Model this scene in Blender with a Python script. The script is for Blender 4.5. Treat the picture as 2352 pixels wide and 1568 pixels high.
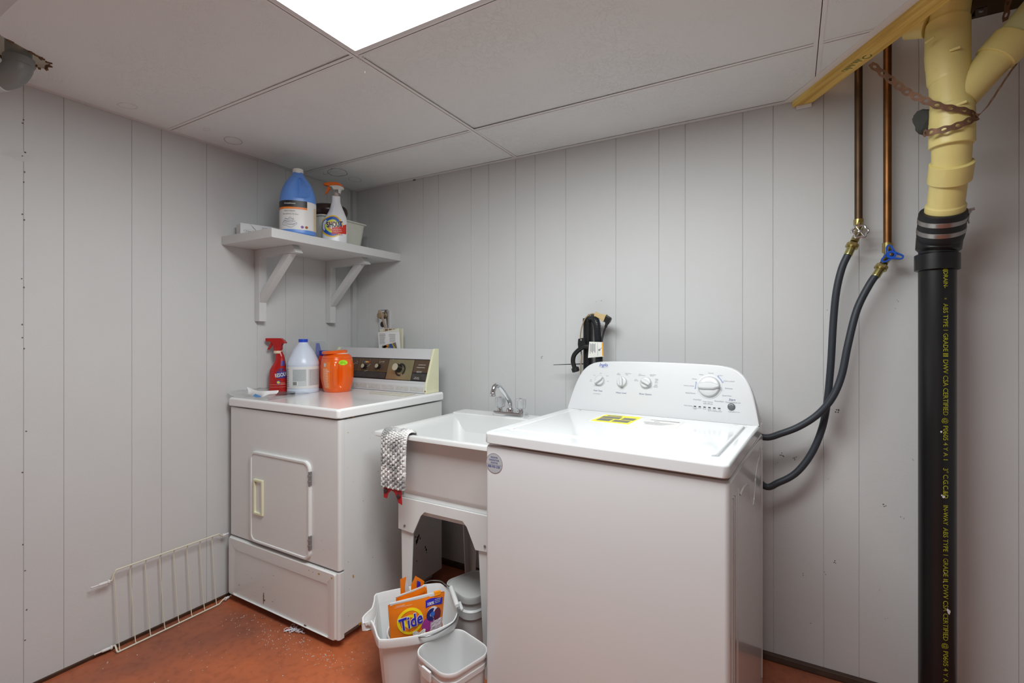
import bpy, bmesh, math, random
from mathutils import Vector, Matrix, noise
random.seed(7)
R = math.radians
for o in list(bpy.data.objects): bpy.data.objects.remove(o, do_unlink=True)
scene = bpy.context.scene
col = scene.collection

# ------------------------------------------------------------------ camera
F, T, HZ, K = 1117.8, 0.5208, 766.17, 1.2025      # focal length in pixels, yaw, horizon row, eye height
cam_d = bpy.data.cameras.new('camera'); cam = bpy.data.objects.new('camera', cam_d); col.objects.link(cam)
cam_d.sensor_width = 36.0; cam_d.lens = F/2352*36.0; cam_d.shift_y = -(784-HZ)/2352
cam_d.clip_start = 0.02
cam.location = (0, 0, K); cam.rotation_euler = (R(90), 0, T)
scene.camera = cam
# ------------------------------------------------------------------ world, exposure
w = bpy.data.worlds.new('dark_surround'); scene.world = w; w.use_nodes = True      # a closed basement room: no sky, all light is the ceiling fixture's
bg = w.node_tree.nodes['Background']; bg.inputs[0].default_value = (0, 0, 0, 1); bg.inputs[1].default_value = 0.0
vs = scene.view_settings
vs.view_transform = 'Standard'; vs.look = 'None'; vs.gamma = 1.0; vs.use_curve_mapping = False; vs.exposure = 0.42
scene.display_settings.display_device = 'sRGB'
LAMP = 17.0                                         # radiance of the ceiling light's diffuser

# ------------------------------------------------------------------ pixel -> direction helpers
CT, ST = math.cos(T), math.sin(T)
EYE = Vector((0, 0, K))
def ray(u, v):
    a = (u-1176)/F; return Vector((a*CT-ST, a*ST+CT, (HZ-v)/F))
def PX(u, v, x): r = ray(u, v); return EYE+r*(x/r.x)
def PY(u, v, y): r = ray(u, v); return EYE+r*(y/r.y)
def PZ(u, v, z): r = ray(u, v); return EYE+r*((z-K)/r.z)
def PL(u, v, p0, n): r = ray(u, v); return EYE+r*((Vector(p0)-EYE).dot(n)/r.dot(n))

# ------------------------------------------------------------------ materials
def lin(c):
    if isinstance(c, str):
        c = c.lstrip('#'); c = tuple(int(c[i:i+2], 16) for i in (0, 2, 4))
    f = lambda x: (x/255/12.92) if x/255 <= .04045 else ((x/255+.055)/1.055)**2.4
    return tuple(f(x) for x in c)+(1.0,)
MATS = {}
def M(name, c, rough=.5, metal=0.0, spec=.5, coat=0.0, alpha=1.0, trans=0.0, sheen=0.0, vary=0.0, vscale=8.0, bump=0.0, bscale=200.0, sub=0.0):
    if name in MATS: return MATS[name]
    m = bpy.data.materials.new(name); m.use_nodes = True; MATS[name] = m
    nt = m.node_tree; b = nt.nodes['Principled BSDF']
    c1 = lin(c)
    b.inputs['Base Color'].default_value = c1
    b.inputs['Roughness'].default_value = rough; b.inputs['Metallic'].default_value = metal
    b.inputs['Specular IOR Level'].default_value = spec; b.inputs['Coat Weight'].default_value = coat
    b.inputs['Coat Roughness'].default_value = .08
    b.inputs['Alpha'].default_value = alpha; b.inputs['Transmission Weight'].default_value = trans
    b.inputs['Sheen Weight'].default_value = sheen
    if sub: b.inputs['Subsurface Weight'].default_value = sub; b.inputs['Subsurface Radius'].default_value = (.01, .01, .01)
    tc = nt.nodes.new('ShaderNodeTexCoord')
    if vary:
        n = nt.nodes.new('ShaderNodeTexNoise'); n.inputs['Scale'].default_value = vscale; n.inputs['Detail'].default_value = 5
        nt.links.new(tc.outputs['Object'], n.inputs['Vector'])
        rmp = nt.nodes.new('ShaderNodeValToRGB'); nt.links.new(n.outputs['Fac'], rmp.inputs[0])
        rmp.color_ramp.elements[0].position = .3; rmp.color_ramp.elements[1].position = .7
        rmp.color_ramp.elements[0].color = tuple(x*(1-vary) for x in c1[:3])+(1,)
        rmp.color_ramp.elements[1].color = tuple(min(1, x*(1+vary)) for x in c1[:3])+(1,)
        nt.links.new(rmp.outputs[0], b.inputs['Base Color'])
    if bump:
        n = nt.nodes.new('ShaderNodeTexNoise'); n.inputs['Scale'].default_value = bscale; n.inputs['Detail'].default_value = 3
        nt.links.new(tc.outputs['Object'], n.inputs['Vector'])
        bp = nt.nodes.new('ShaderNodeBump'); bp.inputs['Strength'].default_value = bump; bp.inputs['Distance'].default_value = .002
        nt.links.new(n.outputs['Fac'], bp.inputs['Height']); nt.links.new(bp.outputs[0], b.inputs['Normal'])
    return m
def nodes(m):
    nt = m.node_tree
    def N(t, **kw):
        n = nt.nodes.new(t)
        for k, v in kw.items():
            if k in n.inputs: n.inputs[k].default_value = v
            else: setattr(n, k, v)
        return n
    return nt, nt.nodes['Principled BSDF'], N, nt.links.new
def ramp(N, stops):
    r = N('ShaderNodeValToRGB'); e = r.color_ramp.elements
    while len(e) < len(stops): e.new(.5)
    for el, (p, c) in zip(e, stops): el.position = p; el.color = c
    return r

# ------------------------------------------------------------------ mesh builder
PM = {}                                            # world matrix of every parent made here
class MB:
    def __init__(s): s.v = []; s.f = []
    def add(s, vs, fs):
        o = len(s.v); s.v += [Vector(p) for p in vs]; s.f += [tuple(i+o for i in f) for f in fs]; return s
    def box(s, x0, x1, y0, y1, z0, z1):
        return s.add([(x0,y0,z0),(x1,y0,z0),(x1,y1,z0),(x0,y1,z0),(x0,y0,z1),(x1,y0,z1),(x1,y1,z1),(x0,y1,z1)],
                     [(0,3,2,1),(4,5,6,7),(0,1,5,4),(1,2,6,5),(2,3,7,6),(3,0,4,7)])
    def obox(s, mat, sx, sy, sz):
        pts = [mat @ Vector((x*sx/2, y*sy/2, z*sz/2)) for z in (-1, 1) for x, y in ((-1,-1),(1,-1),(1,1),(-1,1))]
        return s.add(pts, [(0,3,2,1),(4,5,6,7),(0,1,5,4),(1,2,6,5),(2,3,7,6),(3,0,4,7)])
    def loft(s, loops, cap0=True, cap1=True, closed=True):
        n = len(loops[0]); vs = [p for l in loops for p in l]; fs = []
        for i in range(len(loops)-1):
            for j in range(n if closed else n-1):
                k = (j+1) % n
                fs.append((i*n+j, i*n+k, (i+1)*n+k, (i+1)*n+j))
        if cap0: fs.append(tuple(range(n-1, -1, -1)))
        if cap1: fs.append(tuple((len(loops)-1)*n+j for j in range(n)))
        return s.add(vs, fs)
    def tube(s, path, r, n=12, caps=True):
        path = [Vector(p) for p in path]; loops = []; up = None
        for i, p in enumerate(path):
            t = (path[min(i+1, len(path)-1)]-path[max(i-1, 0)]).normalized()
            if up is None: up = Vector((0,0,1)) if abs(t.z) < .9 else Vector((1,0,0))
            a = (up-t*up.dot(t)).normalized(); b = t.cross(a); up = a
            rr = r[i] if isinstance(r, (list, tuple)) else r
            loops.append([p+(a*math.cos(q)+b*math.sin(q))*rr for q in [2*math.pi*k/n for k in range(n)]])
        return s.loft(loops, caps, caps)
    def lathe(s, prof, n=32, mat=None, cap0=True, cap1=True):
        mat = mat or Matrix.Identity(4)
        loops = [[mat @ Vector((r*math.cos(2*math.pi*k/n), r*math.sin(2*math.pi*k/n), z)) for k in range(n)] for r, z in prof]
        return s.loft(loops, cap0, cap1)
    def prism(s, poly, fn0, fn1):                  # polygon (2D) mapped by two functions, walls between
        return s.loft([[Vector(fn0(*p)) for p in poly], [Vector(fn1(*p)) for p in poly]])
    def grid(s, nu, nv, fn):
        vs = [fn(i/(nu-1), j/(nv-1)) for j in range(nv) for i in range(nu)]
        fs = [(j*nu+i, j*nu+i+1, (j+1)*nu+i+1, (j+1)*nu+i) for j in range(nv-1) for i in range(nu-1)]
        return s.add(vs, fs)
    def text(s, body, fn, width=None, size=.01, cx=0, cy=0, shear=0.0, bold=0.0, ysc=1.0, rot=0.0, align='CENTER', res=2):
        cu = bpy.data.curves.new('tmp', 'FONT'); cu.body = body; cu.size = 1.0; cu.shear = shear; cu.offset = bold
        cu.align_x = align; cu.align_y = 'CENTER'; cu.resolution_u = res
        ob = bpy.data.objects.new('tmp', cu); me = bpy.data.meshes.new_from_object(ob)
        if len(me.vertices):
            xs = [v.co.x for v in me.vertices]; k = (width/(max(xs)-min(xs))) if width else size
            cr, sr = math.cos(rot), math.sin(rot)
            vs = []
            for v in me.vertices:
                x, y = v.co.x*k, v.co.y*k*ysc
                vs.append(fn(cx+x*cr-y*sr, cy+x*sr+y*cr))
            s.add(vs, [tuple(p.vertices) for p in me.polygons])
        bpy.data.meshes.remove(me); bpy.data.objects.remove(ob); bpy.data.curves.remove(cu)
        return s
    def build(s, name, m, parent=None, bevel=0.0, seg=2, smooth=35.0, world=False, recalc=True, solid=0.0, bang=30.0):
        vs = s.v
        if parent is not None and world:
            inv = PM[parent.as_pointer()].inverted(); vs = [inv @ p for p in vs]
        loc = None
        if parent is None:
            xs, ys, zs = [p.x for p in vs], [p.y for p in vs], [p.z for p in vs]
            loc = Vector(((min(xs)+max(xs))/2, (min(ys)+max(ys))/2, min(zs))); vs = [p-loc for p in vs]
        me = bpy.data.meshes.new(name); me.from_pydata([tuple(p) for p in vs], [], s.f)
        if recalc or bevel:
            bm = bmesh.new(); bm.from_mesh(me)
            if recalc: bmesh.ops.recalc_face_normals(bm, faces=bm.faces)
            if bevel:
                es = [e for e in bm.edges if len(e.link_faces) == 2 and e.calc_face_angle(0) > R(bang)]
                bmesh.ops.bevel(bm, geom=es, offset=bevel, segments=seg, affect='EDGES', profile=.5, clamp_overlap=True)
            bm.to_mesh(me); bm.free()
        me.materials.append(m)
        if smooth: me.shade_smooth(); me.set_sharp_from_angle(angle=R(smooth))
        o = bpy.data.objects.new(name, me); col.objects.link(o)
        if loc is not None: o.location = loc; PM[o.as_pointer()] = Matrix.Translation(loc)
        else: o.parent = parent; PM[o.as_pointer()] = PM[parent.as_pointer()]
        if smooth:
            wn = o.modifiers.new('weighted_normals', 'WEIGHTED_NORMAL'); wn.keep_sharp = True; wn.weight = 90
        if solid:
            md = o.modifiers.new('thickness', 'SOLIDIFY'); md.thickness = solid; md.offset = 0
        return o
def tag(o, label=None, cat=None, group=None, kind=None):
    if label: o['label'] = label
    if cat: o['category'] = cat
    if group: o['group'] = group
    if kind: o['kind'] = kind
    return o
def thing(name, label, cat, loc=(0,0,0), rz=0.0, group=None, kind=None):
    o = bpy.data.objects.new(name, None); col.objects.link(o); o.empty_display_size = .05
    o.location = loc; o.rotation_euler = (0, 0, rz)
    PM[o.as_pointer()] = Matrix.Translation(Vector(loc)) @ Matrix.Rotation(rz, 4, 'Z')
    return tag(o, label, cat, group, kind)
def box(name, m, parent, x0, x1, y0, y1, z0, z1, bevel=0.0, world=False, seg=2, **kw):
    return MB().box(x0, x1, y0, y1, z0, z1).build(name, m, parent, bevel=bevel, seg=seg, world=world, **kw)
def rr(x0, x1, y0, y1, r, n=6):
    if not isinstance(r, (list, tuple)): r = [r]*4
    pts = []
    for (cx, cy, a), q in zip(((x1, y1, 0), (x0, y1, 90), (x0, y0, 180), (x1, y0, 270)), r):
        ox = cx-q if cx == x1 else cx+q; oy = cy-q if cy == y1 else cy+q
        for i in range(n+1):
            t = R(a+90*i/n); pts.append((ox+q*math.cos(t), oy+q*math.sin(t)))
    return pts
def at(pts, z): return [Vector((x, y, z)) for x, y in pts]
def smooth_path(pts, n=8):                         # Catmull-Rom
    P = [Vector(p) for p in pts]; P = [P[0]*2-P[1]]+P+[P[-1]*2-P[-2]]; out = []
    for i in range(1, len(P)-2):
        for k in range(n):
            t = k/n; a, b, c, d = P[i-1], P[i], P[i+1], P[i+2]
            out.append(.5*((2*b)+(c-a)*t+(2*a-5*b+4*c-d)*t*t+(3*b-a-3*c+d)*t**3))
    out.append(P[-2]); return out
def even(path, step):                              # resample a polyline at even spacing
    out = [path[0]]; acc = 0.0
    for a, c in zip(path, path[1:]):
        l = (c-a).length; d = step-acc
        while d <= l: out.append(a.lerp(c, d/l)); d += step
        acc = (acc+l) % step
    return out
def axis_mat(p, d, up=None):                       # matrix with local z along d, origin p
    z = Vector(d).normalized(); up = Vector(up) if up else (Vector((0,0,1)) if abs(z.z) < .95 else Vector((1,0,0)))
    x = up.cross(z).normalized(); y = z.cross(x)
    m = Matrix((x, y, z)).transposed().to_4x4(); m.translation = Vector(p); return m
def lerp(a, b, t): return a+(b-a)*t
def interp(tab, z):                                # monotone cubic through a table
    if z <= tab[0][0]: return tab[0][1]
    if z >= tab[-1][0]: return tab[-1][1]
    n = len(tab); d = [(tab[i+1][1]-tab[i][1])/(tab[i+1][0]-tab[i][0]) for i in range(n-1)]
    m = [d[0]]+[0 if d[i-1]*d[i] <= 0 else 2*d[i-1]*d[i]/(d[i-1]+d[i]) for i in range(1, n-1)]+[d[-1]]
    for i in range(n-1):
        if z <= tab[i+1][0]:
            h = tab[i+1][0]-tab[i][0]; t = (z-tab[i][0])/h
            return ((2*t**3-3*t*t+1)*tab[i][1]+(t**3-2*t*t+t)*h*m[i]+(3*t*t-2*t**3)*tab[i+1][1]+(t**3-t*t)*h*m[i+1])
def ilin(tab, z):
    if z <= tab[0][0]: return tab[0][1]
    for (a, x), (b, y) in zip(tab, tab[1:]):
        if z <= b: return x+(y-x)*(z-a)/(b-a)
    return tab[-1][1]
# a vessel given by S(theta, z); patches and lettering follow the same surface
def superr(a, b, e):
    def r(th):
        c, s_ = abs(math.cos(th)), abs(math.sin(th))
        return ((c/a)**e+(s_/b)**e)**(-1/e)
    return r
def vessel(S, zs, n=48):
    mb = MB(); mb.loft([[S(2*math.pi*k/n, z, 0) for k in range(n)] for z in zs]); return mb
def patch(S, t0, t1, z0, z1, off=.0006, nu=16, nv=6):
    return MB().grid(nu, nv, lambda a, b: S(lerp(t0, t1, a), lerp(z0, z1, b), off))
def wrap(S, th, z, off=.0010):                     # text map: x runs with the viewer's right, around the vessel
    def fn(x, y):
        q = S(th, z, 0); rad = math.hypot(q.x, q.y); return S(th+x/rad, z+y, off)
    return fn
# ================================================================== materials of the room
XL, YB, ZC = -2.2457, 2.0388, 2.0425               # left wall, back wall, ceiling
m_wall = M('wall_paint', (206,208,208), rough=.55, vary=.02, vscale=3, bump=.12, bscale=160)
m_groove = m_wall
m_trimw = M('white_trim', (222,222,222), rough=.4)
m_tile = M('ceiling_tile', (231,236,236), rough=.75)
nt, b, N, L = nodes(m_tile)
tc = N('ShaderNodeTexCoord'); n1 = N('ShaderNodeTexNoise', Scale=26.0, Detail=2.0, Distortion=2.2); n2 = N('ShaderNodeTexNoise', Scale=3.2, Detail=2.0)
n3 = N('ShaderNodeTexNoise', Scale=160.0, Detail=2.0)
L(tc.outputs['Object'], n1.inputs['Vector']); L(tc.outputs['Object'], n2.inputs['Vector']); L(tc.outputs['Object'], n3.inputs['Vector'])
r1 = ramp(N, [(.44, (0,0,0,1)), (.49, (1,1,1,1)), (.53, (.15,.15,.15,1))]); L(n1.outputs['Fac'], r1.inputs[0])
r2 = ramp(N, [(.38, (.12,.12,.12,1)), (.62, (1,1,1,1))]); L(n2.outputs['Fac'], r2.inputs[0])
mx = N('ShaderNodeMath', operation='MULTIPLY'); L(r1.outputs[0], mx.inputs[0]); L(r2.outputs[0], mx.inputs[1])
ad = N('ShaderNodeMath', operation='MULTIPLY_ADD'); L(n3.outputs['Fac'], ad.inputs[0]); ad.inputs[1].default_value = .25; L(mx.outputs[0], ad.inputs[2])
bp = N('ShaderNodeBump', Strength=.5, Distance=.0022); L(ad.outputs[0], bp.inputs['Height']); L(bp.outputs[0], b.inputs['Normal'])
m_floor = M('floor_paint', (150,80,55), rough=.42)
nt, b, N, L = nodes(m_floor)
tc = N('ShaderNodeTexCoord'); n1 = N('ShaderNodeTexNoise', Scale=2.2, Detail=4.0); n2 = N('ShaderNodeTexNoise', Scale=38.0, Detail=4.0)
vo = N('ShaderNodeTexVoronoi', Scale=46.0); n3 = N('ShaderNodeTexNoise', Scale=4.0, Detail=2.0)
for n in (n1, n2, n3, vo): L(tc.outputs['Object'], n.inputs['Vector'])
r1 = ramp(N, [(.36, lin((140,82,62))), (.66, lin((196,106,64)))]); L(n1.outputs['Fac'], r1.inputs[0])
r2 = ramp(N, [(.30, lin((112,66,52))), (.52, (1,1,1,1))]); L(n2.outputs['Fac'], r2.inputs[0])
mxc = N('ShaderNodeMix', data_type='RGBA', blend_type='MULTIPLY'); mxc.inputs[0].default_value = .22
L(r1.outputs[0], mxc.inputs[6]); L(r2.outputs[0], mxc.inputs[7])
rs = ramp(N, [(.045, (1,1,1,1)), (.075, (0,0,0,1))]); L(vo.outputs['Distance'], rs.inputs[0])
rm = ramp(N, [(.52, (0,0,0,1)), (.66, (.8,.8,.8,1))]); L(n3.outputs['Fac'], rm.inputs[0])
mu = N('ShaderNodeMath', operation='MULTIPLY'); L(rs.outputs[0], mu.inputs[0]); L(rm.outputs[0], mu.inputs[1])
mx2 = N('ShaderNodeMix', data_type='RGBA'); L(mu.outputs[0], mx2.inputs[0]); L(mxc.outputs[2], mx2.inputs[6]); mx2.inputs[7].default_value = lin((206,190,178))
L(mx2.outputs[2], b.inputs['Base Color'])
bp = N('ShaderNodeBump', Strength=.2, Distance=.002); L(n2.outputs['Fac'], bp.inputs['Height']); L(bp.outputs[0], b.inputs['Normal'])
m_wood = M('fir_board', (206,170,84), rough=.6)
nt, b, N, L = nodes(m_wood)
tc = N('ShaderNodeTexCoord'); mp0 = N('ShaderNodeMapping'); mp0.inputs['Rotation'].default_value = (0, 0, R(58.9)); L(tc.outputs['Object'], mp0.inputs[0]); mp = N('ShaderNodeMapping'); mp.inputs['Scale'].default_value = (3, 60, 60); L(mp0.outputs[0], mp.inputs[0])
n1 = N('ShaderNodeTexNoise', Scale=1.0, Detail=6.0, Distortion=.6); L(mp.outputs[0], n1.inputs['Vector'])
r1 = ramp(N, [(.3, lin((196,150,66))), (.55, lin((232,198,104))), (.75, lin((240,212,130)))]); L(n1.outputs['Fac'], r1.inputs[0]); L(r1.outputs[0], b.inputs['Base Color'])
m_darkwood = M('dark_baseboard', (66,40,24), rough=.5, vary=.3, vscale=14)
m_joist = M('old_joist', (92,66,44), rough=.8, vary=.25, vscale=6)
m_void = M('subfloor_boards', (120,92,64), rough=.85, vary=.2, vscale=5)

# ================================================================== floor, walls
fl = tag(box('floor', m_floor, None, XL-.05, 1.65, -1.35, YB+.05, -.05, 0), kind='structure')
LEFT = [.604, .709, .915, 1.019, 1.197, 1.433, 1.586, 1.690, 1.844, 1.992]
BACK = [-2.136, -1.901, -1.722, -1.618, -1.409, -1.304, -1.150, -1.044, -.888, -.654, -.472, -.368, -.159, -.057, .100, .203, .362, .598]
ext = [.604-d for d in (.10, .31, .41, .62, .83, .93, 1.14, 1.25, 1.46, 1.67, 1.77, 1.98, 2.19, 2.40, 2.60, 2.80)]
wl = tag(box('wall_left', m_groove, None, XL-.09, XL-.0025, -1.35, YB+.09, 0, 2.46), kind='structure')
ys = [-1.3]+sorted(e for e in ext if e > -1.25)+LEFT+[YB]
for a, c in zip(ys, ys[1:]):
    box('plank', m_wall, wl, XL-.006, XL, a+.0005, c-.0005, .004, 2.20, bevel=.0006, seg=1, world=True, smooth=0)
WTOP = 2.187
wb = tag(box('wall_back', m_groove, None, XL-.005, 1.6, YB+.0025, YB+.09, 0, WTOP-.01), kind='structure')
xs = [XL]+BACK+[.598+d for d in (.10, .31, .41, .62, .83, 1.0)]
for a, c in zip(xs, xs[1:]):
    box('plank', m_wall, wb, a+.0012, c-.0012, YB, YB+.006, .004, WTOP, bevel=.0006, seg=1, world=True, smooth=0)
tag(box('wall_right', m_wall, None, 1.6, 1.65, -1.35, YB+.09, 0, 2.46), kind='structure')
tag(box('wall_front', m_wall, None, XL, 1.6, -1.35, -1.3, 0, 2.46), kind='structure')
# corner strip, ceiling angles, baseboards
tag(box('trim_1', M('corner_paint', (196,197,198), rough=.5), None, XL, XL+.022, YB-.030, YB, .0, ZC, bevel=.003), kind='structure')
def angle(name, a, bb, horiz, vert):
    mb = MB(); mb.box(*horiz); mb.box(*vert); return tag(mb.build(name, m_trimw, None, bevel=.0006, seg=1), kind='structure')
angle('trim_2', 0, 0, (XL, XL+.022, -.3, YB, ZC, ZC+.0012), (XL, XL+.0015, -.3, YB, ZC, ZC+.022))
angle('trim_3', 0, 0, (XL+.022, .012, YB-.022, YB, ZC, ZC+.0012), (XL+.022, .012, YB-.0015, YB, ZC, ZC+.022))
tag(MB().prism([(0,0),(.016,0),(.016,.006),(.011,.020),(0,.026)], lambda x, z: (XL+.02, YB-x, z), lambda x, z: (1.6, YB-x, z)).build('baseboard_back', m_darkwood, None, bevel=.001), kind='structure')
tag(MB().prism([(0,0),(.006,0),(.006,.010),(0,.012)], lambda x, z: (XL+x, -1.3, z), lambda x, z: (XL+x, YB-.02, z)).build('baseboard_left', m_darkwood, None), kind='structure')

# ================================================================== ceiling: grid bars, tiles, cut corner
XT = [XL, -1.1437, .0686, 1.29]; YT = [.430, 1.043, 1.6714, YB]
DA, DBB = Vector((.0119, 2.0186)), Vector((.2804, 1.574))   # diagonal edge where the tiles stop
DD = (DBB-DA).normalized(); DN = Vector((-DD.y, DD.x))      # DN points to the open side
if DN.x < 0: DN = -DN
DA2 = DA-DD*.02; DEND = DA+DD*1.05
def clip(poly, p0, n, off):                        # keep the side where (p-p0).n <= off
    out = []
    for i in range(len(poly)):
        a, c = Vector(poly[i]), Vector(poly[(i+1) % len(poly)])
        da, dc = (a-p0).dot(n)-off, (c-p0).dot(n)-off
        if da <= 0: out.append(a)
        if da*dc < 0: out.append(a+(c-a)*(da/(da-dc)))
    return out
ce = tag(MB().box(XL-.09, 1.65, -1.35, YB+.30, 2.46, 2.50).build('ceiling', m_void, None), kind='structure')
def tile(poly, tilt=(0,0,0), z=ZC+.0013, th=.012, m=m_tile):
    if len(poly) < 3: return
    cx = sum(p[0] for p in poly)/len(poly); cy = sum(p[1] for p in poly)/len(poly)
    f = lambda h: (lambda x, y: (x, y, z+h+tilt[0]+max(0, tilt[1]*(x-cx))+max(0, tilt[2]*(y-cy))))
    return MB().prism([tuple(p) for p in poly], f(0), f(th)).build('ceiling_tile', m, ce, world=True, smooth=0)
def rect(x0, x1, y0, y1, g=.003): return [(x0+g, y0+g), (x1-g, y0+g), (x1-g, y1-g), (x0+g, y1-g)]
# row next to the lamp, left: a broken hole for the grey pipe
hole = [(-2.10, .433), (-2.095, .50), (-2.088, .575), (-2.05, .607), (-2.0, .600), (-1.978, .560), (-1.955, .515), (-1.935, .470), (-1.94, .433)]
tile([(XL+.003, .433)]+hole+[(XT[1]-.003, .433), (XT[1]-.003, YT[1]-.003), (XL+.003, YT[1]-.003)], tilt=(0, .004, 0))
tile(rect(XL, XT[1], YT[1], YT[2]), tilt=(0, 0, .006)); tile(rect(XL, XT[1], YT[2], YT[3]), tilt=(0, .004, 0))
tile(rect(XT[1], XT[2], YT[1], YT[2]), tilt=(0, -.006, .002)); tile(clip(rect(XT[1], XT[2], YT[2], YT[3]), DA, DN, -.024), tilt=(0, 0, .010))
tile(clip(rect(XT[2], XT[3], YT[1], YT[2]), DA, DN, -.024)); tile(clip(rect(XT[2], XT[3], YT[2], YT[3]), DA, DN, -.024))
tile(clip(rect(XT[2], XT[3], YT[0], YT[1]), DA, DN, -.024)); 
m_bar = M('grid_bar_white', (232,232,231), rough=.4)
def bar(x0, x1, y0, y1):
    mb = MB(); mb.box(x0, x1, y0, y1, ZC, ZC+.0012)
    if x1-x0 < y1-y0: c = (x0+x1)/2; mb.box(c-.001, c+.001, y0, y1, ZC, ZC+.03)
    else: c = (y0+y1)/2; mb.box(x0, x1, c-.001, c+.001, ZC, ZC+.03)
    return mb.build('grid_bar', m_bar, ce, world=True, smooth=0)
W = .012
bar(XT[1]-W, XT[1]+W, YT[0], YB-.022); bar(XT[2]-W, XT[2]+W, YT[0], 1.93)
bar(XL+.022, XT[1]-W, YT[1]-W, YT[1]+W); bar(XT[1]+W, XT[2]-W, YT[1]-W, YT[1]+W); bar(XT[2]+W, .58, YT[1]-W, YT[1]+W)
bar(XL+.022, XT[1]-W, YT[2]-W, YT[2]+W); bar(XT[1]+W, XT[2]-W, YT[2]-W, YT[2]+W); bar(XT[2]+W, .195, YT[2]-W, YT[2]+W)
bar(XL+.022, XT[1]-W, YT[0]-W, YT[0]+W); bar(XT[2]+W, 1.29, YT[0]-W, YT[0]+W)
# angle strip along the diagonal cut
def along(a, off0, off1, z0, z1, e=1.05):
    p = [DA2+DN*off0, DA2+DN*off1, DA+DD*e+DN*off1, DA+DD*e+DN*off0]
    return MB().prism([tuple(q) for q in p], lambda x, y: (x, y, z0), lambda x, y: (x, y, z1))
ds = along(0, -.026, 0, ZC-.0004, ZC+.0010).build('grid_bar', m_bar, ce, world=True, smooth=0)
# rest of the room's ceiling, painted, behind the camera
m_soff = m_wall
tag(box('trim_4', m_soff, None, XL, 1.6, -1.3, .442, ZC-.004, ZC+.02), kind='structure')
# structure above the open corner
tag(box('trim_5', m_joist, None, XL, 1.6, YB+.12, YB+.16, 2.15, 2.46), kind='structure')
for i, x in enumerate((.30, .70, 1.1)):
    tag(box('trim_%d' % (6+i), m_joist, None, x, x+.038, .9, YB+.12, 2.24, 2.46, bevel=.002), kind='structure')
wdb = tag(along(0, .0008, .052, ZC-.020, ZC+.030, e=1.05).build('diagonal_board', m_wood, None, bevel=.002),
          'yellow fir board edging the diagonal cut in the ceiling tiles', 'board')
mk = MB(); c0 = DA+DD*.27+DN*.026
def wmap(x, y): q = c0+DD*x+DN*y; return Vector((q.x, q.y, ZC-.0206))
m_stamp = M('green_stamp_ink', (86,120,62), rough=.7)
for k in range(9): mk.grid(2, 2, lambda a, b_, k=k: wmap(-.045+k*.008+a*.003, -.018+b_*(.008+.004*((k*7) % 5))))
for k in range(14):
    t0, t1 = k*2*math.pi/16, (k+.8)*2*math.pi/16
    mk.add([wmap(.035+.012*math.cos(t0), .004+.012*math.sin(t0)), wmap(.035+.012*math.cos(t1), .004+.012*math.sin(t1)),
            wmap(.035+.009*math.cos(t1), .004+.009*math.sin(t1)), wmap(.035+.009*math.cos(t0), .004+.009*math.sin(t0))], [(0,1,2,3)])
mk.build('grade_stamp', m_stamp, wdb, world=True, smooth=0)
tg = MB(); 
for p in ((-.010,.0),): tg.box(DA.x+.004, DA.x+.052, YB-.012, YB-.001, ZC-.032, ZC-.020)
tg.build('plaster_pad', m_trimw, wdb, world=True, bevel=.002)

# ceiling light (2 x 4 ft troffer)
lt = thing('ceiling_light', 'recessed fluorescent ceiling light with white prismatic lens', 'light', ((XT[1]+XT[2])/2, (YT[0]+YT[1])/2, ZC))
x0, x1, y0, y1 = XT[1]+W, XT[2]-W, YT[0]+W, YT[1]-W
mb = MB(); lo = [at(rr(x0, x1, y0, y1, .002, 1), ZC+.004), at(rr(x0, x1, y0, y1, .002, 1), ZC-.004), at(rr(x0+.014, x1-.014, y0+.014, y1-.014, .002, 1), ZC-.005), at(rr(x0+.017, x1-.017, y0+.017, y1-.017, .002, 1), ZC+.004)]
mb.loft(lo, False, False); mb.build('frame', m_trimw, lt, world=True, smooth=0)
m_lens = bpy.data.materials.new('prismatic_lens'); m_lens.use_nodes = True
nt = m_lens.node_tree; nt.nodes.clear(); N = nt.nodes.new; L = nt.links.new
out = N('ShaderNodeOutputMaterial'); em = N('ShaderNodeEmission'); em.inputs[1].default_value = LAMP; em.inputs[0].default_value = (.965,.995,1,1); L(em.outputs[0], out.inputs[0])
tc = N('ShaderNodeTexCoord'); mp = N('ShaderNodeMapping'); mp.inputs['Scale'].default_value = (190, 190, 190); mp.inputs['Rotation'].default_value = (0, 0, R(45)); L(tc.outputs['Object'], mp.inputs[0])
ck = N('ShaderNodeTexVoronoi'); ck.inputs['Scale'].default_value = 1.0; ck.inputs['Randomness'].default_value = 0.0; ck.voronoi_dimensions = '2D'; L(mp.outputs[0], ck.inputs['Vector'])
rp = N('ShaderNodeValToRGB'); rp.color_ramp.elements[0].position = .22; rp.color_ramp.elements[0].color = (.17,.17,.17,1); rp.color_ramp.elements[1].position = .30; rp.color_ramp.elements[1].color = (.965,.995,1,1)
L(ck.outputs['Distance'], rp.inputs[0]); L(rp.outputs[0], em.inputs[0])
mb = MB(); mb.add([(x0+.015, y0+.015, ZC+.002), (x1-.015, y0+.015, ZC+.002), (x1-.015, y1-.015, ZC+.002), (x0+.015, y1-.015, ZC+.002)], [(0,3,2,1)])
mb.build('diffuser', m_lens, lt, world=True, smooth=0, recalc=False)
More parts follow.
